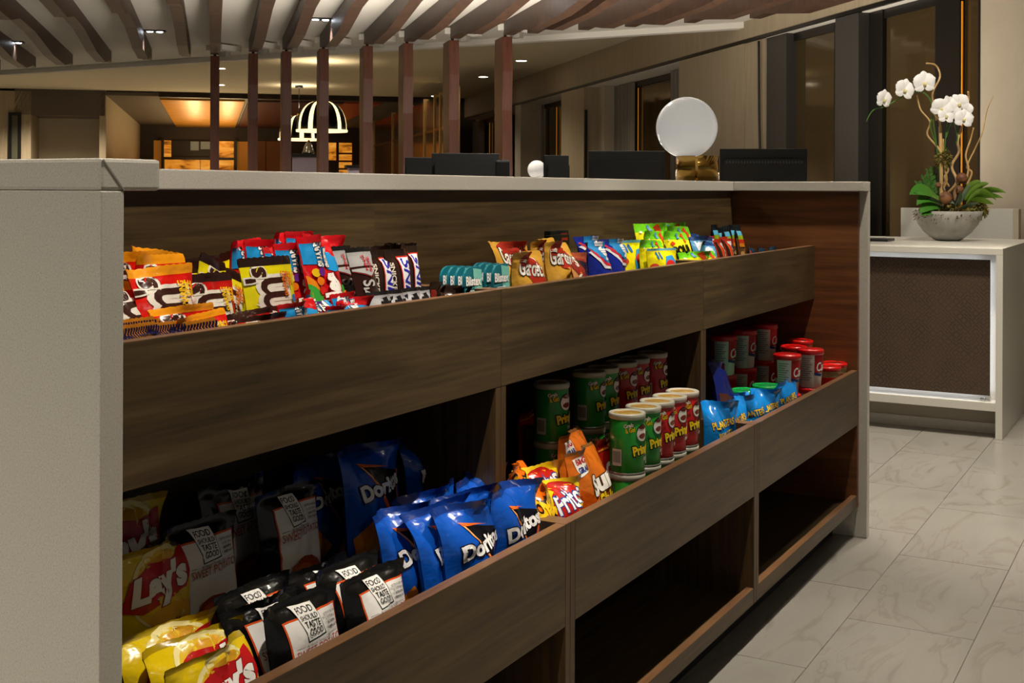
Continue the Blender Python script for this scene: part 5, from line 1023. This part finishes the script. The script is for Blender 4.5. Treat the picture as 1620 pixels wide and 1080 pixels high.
place('sweet', (0.3997, 0.0655, 0.4000), (-0.1847, 0.0000, 0.0000), 1.00, 0.946, 'front black chip bag with a white panel, next to the yellow ones', 'black sweet potato chip bags')
place('sweet', (0.5514, 0.0654, 0.4000), (-0.1958, 0.0000, 0.0000), 1.00, 0.895, 'front black chip bag beside the blue bags', 'black sweet potato chip bags')
place('sweet', (0.3826, 0.0990, 0.4000), (-0.2618, 0.0000, 0.0000), 1.00, 0.931, 'black chip bag right behind the front one next to the yellow bags', 'black sweet potato chip bags')
place('sweet', (0.5604, 0.1044, 0.4000), (-0.2618, 0.0000, 0.0000), 1.00, 0.922, 'black chip bag behind the one beside the blue bags', 'black sweet potato chip bags')
place('sweet', (0.4256, 0.1548, 0.4000), (-0.2618, 0.0000, 0.0000), 1.00, 0.914, 'third black chip bag back on the yellow side, half shaded', 'black sweet potato chip bags')
place('sweet', (0.5643, 0.1574, 0.4000), (-0.2618, 0.0000, 0.0000), 1.00, 0.855, 'black chip bag in the middle of the third row, half shaded', 'black sweet potato chip bags')
place('sweet', (0.4396, 0.2827, 0.4500), (-0.1047, 0.0000, 0.0000), 1.00, 0.971, 'upright black chip bag in the shade beside the shaded yellow bag', 'black sweet potato chip bags')
place('sweet', (0.6283, 0.2844, 0.4500), (-0.1222, 0.0000, 0.0000), 1.00, 0.994, 'upright black chip bag in the shade beside the blue ones', 'black sweet potato chip bags')
place('sweet', (0.5870, 0.3606, 0.4500), (-0.0524, 0.0000, 0.0000), 1.00, 1.052, 'deepest black chip bag, only its tag showing', 'black sweet potato chip bags')
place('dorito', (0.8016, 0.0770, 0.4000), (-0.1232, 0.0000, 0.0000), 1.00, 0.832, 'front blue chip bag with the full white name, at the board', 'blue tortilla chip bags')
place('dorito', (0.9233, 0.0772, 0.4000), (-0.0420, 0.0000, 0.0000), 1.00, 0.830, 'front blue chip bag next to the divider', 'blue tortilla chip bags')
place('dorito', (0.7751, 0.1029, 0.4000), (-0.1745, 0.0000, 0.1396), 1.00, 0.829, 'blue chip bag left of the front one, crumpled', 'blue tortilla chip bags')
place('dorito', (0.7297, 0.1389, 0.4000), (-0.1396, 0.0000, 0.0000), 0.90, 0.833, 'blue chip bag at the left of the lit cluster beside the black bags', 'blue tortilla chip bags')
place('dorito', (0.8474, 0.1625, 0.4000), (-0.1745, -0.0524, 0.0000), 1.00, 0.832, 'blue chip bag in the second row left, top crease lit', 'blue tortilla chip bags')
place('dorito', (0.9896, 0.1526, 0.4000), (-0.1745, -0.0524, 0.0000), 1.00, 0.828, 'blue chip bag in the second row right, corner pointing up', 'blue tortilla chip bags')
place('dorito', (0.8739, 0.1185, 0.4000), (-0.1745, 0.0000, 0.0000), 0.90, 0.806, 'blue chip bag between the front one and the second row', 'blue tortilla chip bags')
place('dorito', (0.8284, 0.2827, 0.4500), (-0.0873, 0.0000, 0.0000), 1.00, 0.883, 'upright blue chip bag in the shade left', 'blue tortilla chip bags')
place('dorito', (1.0444, 0.3150, 0.4500), (-0.0873, 0.0000, 0.0000), 1.00, 0.762, 'upright blue chip bag in the shade right', 'blue tortilla chip bags')
place('dorito', (0.7875, 0.3609, 0.4500), (-0.0524, 0.0000, 0.0000), 0.90, 0.774, 'blue chip bag hidden deepest in the shade', 'blue tortilla chip bags')
place('cheeto', (1.0838, 0.1384, 0.4000), (-0.1745, 0.0698, 0.0000), 1.00, 1.012, 'rear orange bag against the divider', 'orange cheese puff bags')
place('cheeto', (1.0454, 0.0730, 0.4000), (-0.2023, 0.0873, 0.0000), 1.00, 0.884, 'front orange bag behind the board beside the blue chip bag', 'orange cheese puff bags')
place('frito', (1.1442, 0.1252, 0.4000), (-0.1745, 0.0000, 0.0000), 1.00, 0.952, 'rear tan corn chip bag behind the orange one', 'tan corn chip bags')
place('frito', (1.1060, 0.0737, 0.4000), (-0.1027, 0.0000, 0.0000), 1.00, 0.882, 'front tan corn chip bag with a red patch', 'tan corn chip bags')
place('sunchip', (1.2381, 0.0716, 0.4000), (-0.2283, 0.0000, 0.0000), 1.00, 0.893, 'front orange multigrain bag with white and yellow name', 'orange multigrain chip bags')
place('sunchip', (1.3346, 0.1508, 0.4000), (-0.1745, 0.0000, 0.0000), 1.00, 0.916, 'rear orange multigrain bag with a white label', 'orange multigrain chip bags')
place('cheezit', (1.3972, 0.1025, 0.4000), (-0.2094, 0.0349, 0.0000), 1.00, 0.948, 'red cracker bag leaning beside the orange multigrain bag', 'red cracker bags')
place('cheezit', (1.5148, 0.3152, 0.4500), (-0.1047, 0.0000, 0.0000), 1.00, 0.745, 'upright red cracker bag in the shade', 'red cracker bags')
place('cheezit', (1.5246, 0.3676, 0.4500), (-0.0524, 0.0000, 0.0000), 1.00, 0.742, 'red cracker bag deepest in the shade', 'red cracker bags')
place('nuts', (1.9199, 0.0885, 0.4000), (-0.0104, 0.0000, -0.5934), 1.00, 1.045, 'bright blue nut bag, first along the board from the divider', 'bright blue nut bags')
place('nuts', (2.0138, 0.0882, 0.4000), (-0.0000, 0.0000, -0.4538), 1.00, 0.997, 'bright blue nut bag, second along the board from the divider', 'bright blue nut bags')
place('nuts', (2.1442, 0.0833, 0.4000), (-0.0000, -0.0524, -0.6283), 1.00, 0.961, 'bright blue nut bag, third along the board from the divider', 'bright blue nut bags')
place('nuts', (2.2654, 0.0882, 0.4000), (-0.0000, 0.0000, -0.4887), 1.00, 0.924, 'bright blue nut bag, fourth along the board from the divider', 'bright blue nut bags')
place('nuts', (2.4352, 0.0830, 0.4000), (-0.0000, -0.0698, -0.5236), 1.00, 0.910, 'bright blue nut bag, last and highest along the board from the divider', 'bright blue nut bags')
place('nuts', (2.1836, 0.1140, 0.4000), (-0.1396, 0.0524, -0.4189), 1.00, 0.915, 'bright blue nut bag in the second row', 'bright blue nut bags')
place('trail', (2.1843, 0.1535, 0.4000), (-0.2094, 0.1745, 0.0000), 1.00, 1.316, 'dark navy and brown bag leaning at the divider behind the blue nut bags', None)

def black_pack(x, y, h, label):
    t = thing('black_carton', label, 'carton', (x, y, 0.785), (0, 0, 0), 'slim black cartons')
    box('carton', BLACK, -0.045, 0.045, -0.008, 0.008, 0, h, t, 0.001)
    put(artwork(Flat(0.09, h, -0.008), [rect('#c0301c', -0.034 + 0.006 * i, -0.030 + 0.006 * i, h - 0.022, h - 0.015) for i in range(3)] + [rect('#c0301c', 0.004 + 0.007 * i, 0.009 + 0.007 * i, h - 0.012, h - 0.006) for i in range(4)], 'printed_front'), 'printed_front', t)

chip_can(1.3876, 0.0880, 0.5165, 0, -0.15, 'green chip can, first in the front upper row from the snack bags')
chip_can(1.3876, 0.0880, 0.4000, 0, 0.10, 'green chip can in the bottom row under the first green one of the front row')
chip_can(1.4671, 0.0880, 0.5165, 0, -0.10, 'green chip can, second in the front upper row from the snack bags')
chip_can(1.4671, 0.0880, 0.4000, 0, -0.50, 'green chip can in the bottom row under the second green one of the front row')
chip_can(1.5379, 0.0880, 0.5165, 1, 0.00, 'red chip can, third in the front upper row from the snack bags')
chip_can(1.5379, 0.0880, 0.4000, 0, -0.20, 'green chip can in the bottom row under the third red one of the front row')
chip_can(1.6070, 0.0880, 0.5165, 1, -0.20, 'red chip can, fourth in the front upper row from the snack bags')
chip_can(1.6070, 0.0880, 0.4000, 0, 0.00, 'green chip can in the bottom row under the fourth red one of the front row')
chip_can(1.6796, 0.0880, 0.5165, 1, -0.05, 'red chip can, last in the front upper row from the snack bags')
chip_can(1.6796, 0.0880, 0.4000, 0, 0.05, 'green chip can in the bottom row under the last red one of the front row')
chip_can(1.3579, 0.2380, 0.5665, 0, -0.10, 'green chip can in the back row, deepest shaded from the snack bags')
chip_can(1.3579, 0.2380, 0.4500, 0, 0.10, 'green chip can under the deepest shaded one of the back row')
chip_can(1.5286, 0.2380, 0.5665, 0, 0.05, 'green chip can in the back row, first from the snack bags')
chip_can(1.5286, 0.2380, 0.4500, 0, 0.10, 'green chip can under the first one of the back row')
chip_can(1.5946, 0.2380, 0.5665, 0, 0.10, 'green chip can in the back row, second from the snack bags')
chip_can(1.5946, 0.2380, 0.4500, 0, 0.10, 'green chip can under the second one of the back row')
chip_can(1.6941, 0.2380, 0.5665, 1, -0.10, 'red chip can in the back row, third from the snack bags')
chip_can(1.6941, 0.2380, 0.4500, 1, 0.10, 'red chip can under the third one of the back row')
chip_can(1.7642, 0.2380, 0.5665, 1, 0.00, 'red chip can in the back row, fourth from the snack bags')
chip_can(1.7642, 0.2380, 0.4500, 1, 0.10, 'red chip can under the fourth one of the back row')
chip_can(1.8716, 0.2380, 0.5665, 1, 0.10, 'red chip can in the back row, last from the snack bags')
chip_can(1.8716, 0.2380, 0.4500, 1, 0.10, 'red chip can under the last one of the back row')
soup_cup(2.4932, 0.1000, 0.5080, -0.05, 'red and white soup cup, left of the front pair, on top')
soup_cup(2.4932, 0.1000, 0.4000, 0.00, 'red and white soup cup, left of the front pair, underneath')
soup_cup(2.6326, 0.0750, 0.5080, -0.05, 'red and white soup cup, right of the front pair, on top')
soup_cup(2.6326, 0.0750, 0.4000, 0.00, 'red and white soup cup, right of the front pair, underneath')
soup_cup(2.7542, 0.2450, 0.5580, 0.10, 'red and white soup cup, back row nearest the lit cups, on top')
soup_cup(2.7542, 0.2450, 0.4500, 0.00, 'red and white soup cup, back row nearest the lit cups, underneath')
soup_cup(2.5705, 0.2500, 0.5580, 0.10, 'red and white soup cup, middle of the back row, on top')
soup_cup(2.5705, 0.2500, 0.4500, 0.00, 'red and white soup cup, middle of the back row, underneath')
soup_cup(2.4136, 0.2550, 0.5580, 0.10, 'red and white soup cup, back row nearest the divider, on top')
soup_cup(2.4136, 0.2550, 0.4500, 0.00, 'red and white soup cup, back row nearest the divider, underneath')
tub(2.7290, 0.1500, 0.4000, False, 'red lidded tub behind the soup cups, left stack, at the bottom')
tub(2.7290, 0.1500, 0.4700, False, 'red lidded tub behind the soup cups, left stack, in the middle')
tub(2.7290, 0.1500, 0.5400, False, 'red lidded tub behind the soup cups, left stack, on top')
tub(2.8824, 0.1750, 0.4000, False, 'red lidded tub behind the soup cups, right stack, at the bottom')
tub(2.8824, 0.1750, 0.4700, False, 'red lidded tub behind the soup cups, right stack, in the middle')
tub(2.8824, 0.1750, 0.5400, False, 'red lidded tub behind the soup cups, right stack, on top')
tub(2.8609, 0.0850, 0.4000, False, 'red lidded tub at the board beside the front soup cup, at the bottom')
tub(2.8609, 0.0850, 0.4700, False, 'red lidded tub at the board beside the front soup cup, on top')
tub(2.9463, 0.0880, 0.4000, False, 'red lidded tub against the far end panel, at the bottom')
tub(2.9463, 0.0880, 0.4700, False, 'red lidded tub against the far end panel, on top')
tub(2.4200, 0.1350, 0.4000, True, 'green lidded tub behind the blue nut bags, right, at the bottom')
tub(2.4200, 0.1350, 0.4700, True, 'green lidded tub behind the blue nut bags, right, on top')
tub(2.3146, 0.1600, 0.4000, True, 'green lidded tub behind the blue nut bags, left, at the bottom')
tub(2.3146, 0.1600, 0.4700, True, 'green lidded tub behind the blue nut bags, left, on top')
card(0.9984, 0.2000, 0.785, 'teal lip balm card, front of the left stack')
card(0.9987, 0.2160, 0.785, 'teal lip balm card, second of the left stack')
card(0.9999, 0.2320, 0.785, 'teal lip balm card, third of the left stack')
card(1.0019, 0.2480, 0.785, 'teal lip balm card, last of the left stack')
card(1.0955, 0.2000, 0.785, 'teal lip balm card, front of the right stack by the tan bags')
card(1.0951, 0.2160, 0.785, 'teal lip balm card, second of the right stack')
card(1.0968, 0.2320, 0.785, 'teal lip balm card, third of the right stack')
card(1.1095, 0.2500, 0.785, 'teal lip balm card, rear of the right stack')
black_pack(1.6638, 0.3850, 0.1850, 'rear slim black box with red marks behind the tan bags')
black_pack(1.6180, 0.3600, 0.1770, 'front slim black box with red marks behind the tan bags')

bpy.data.objects.remove(tobj)
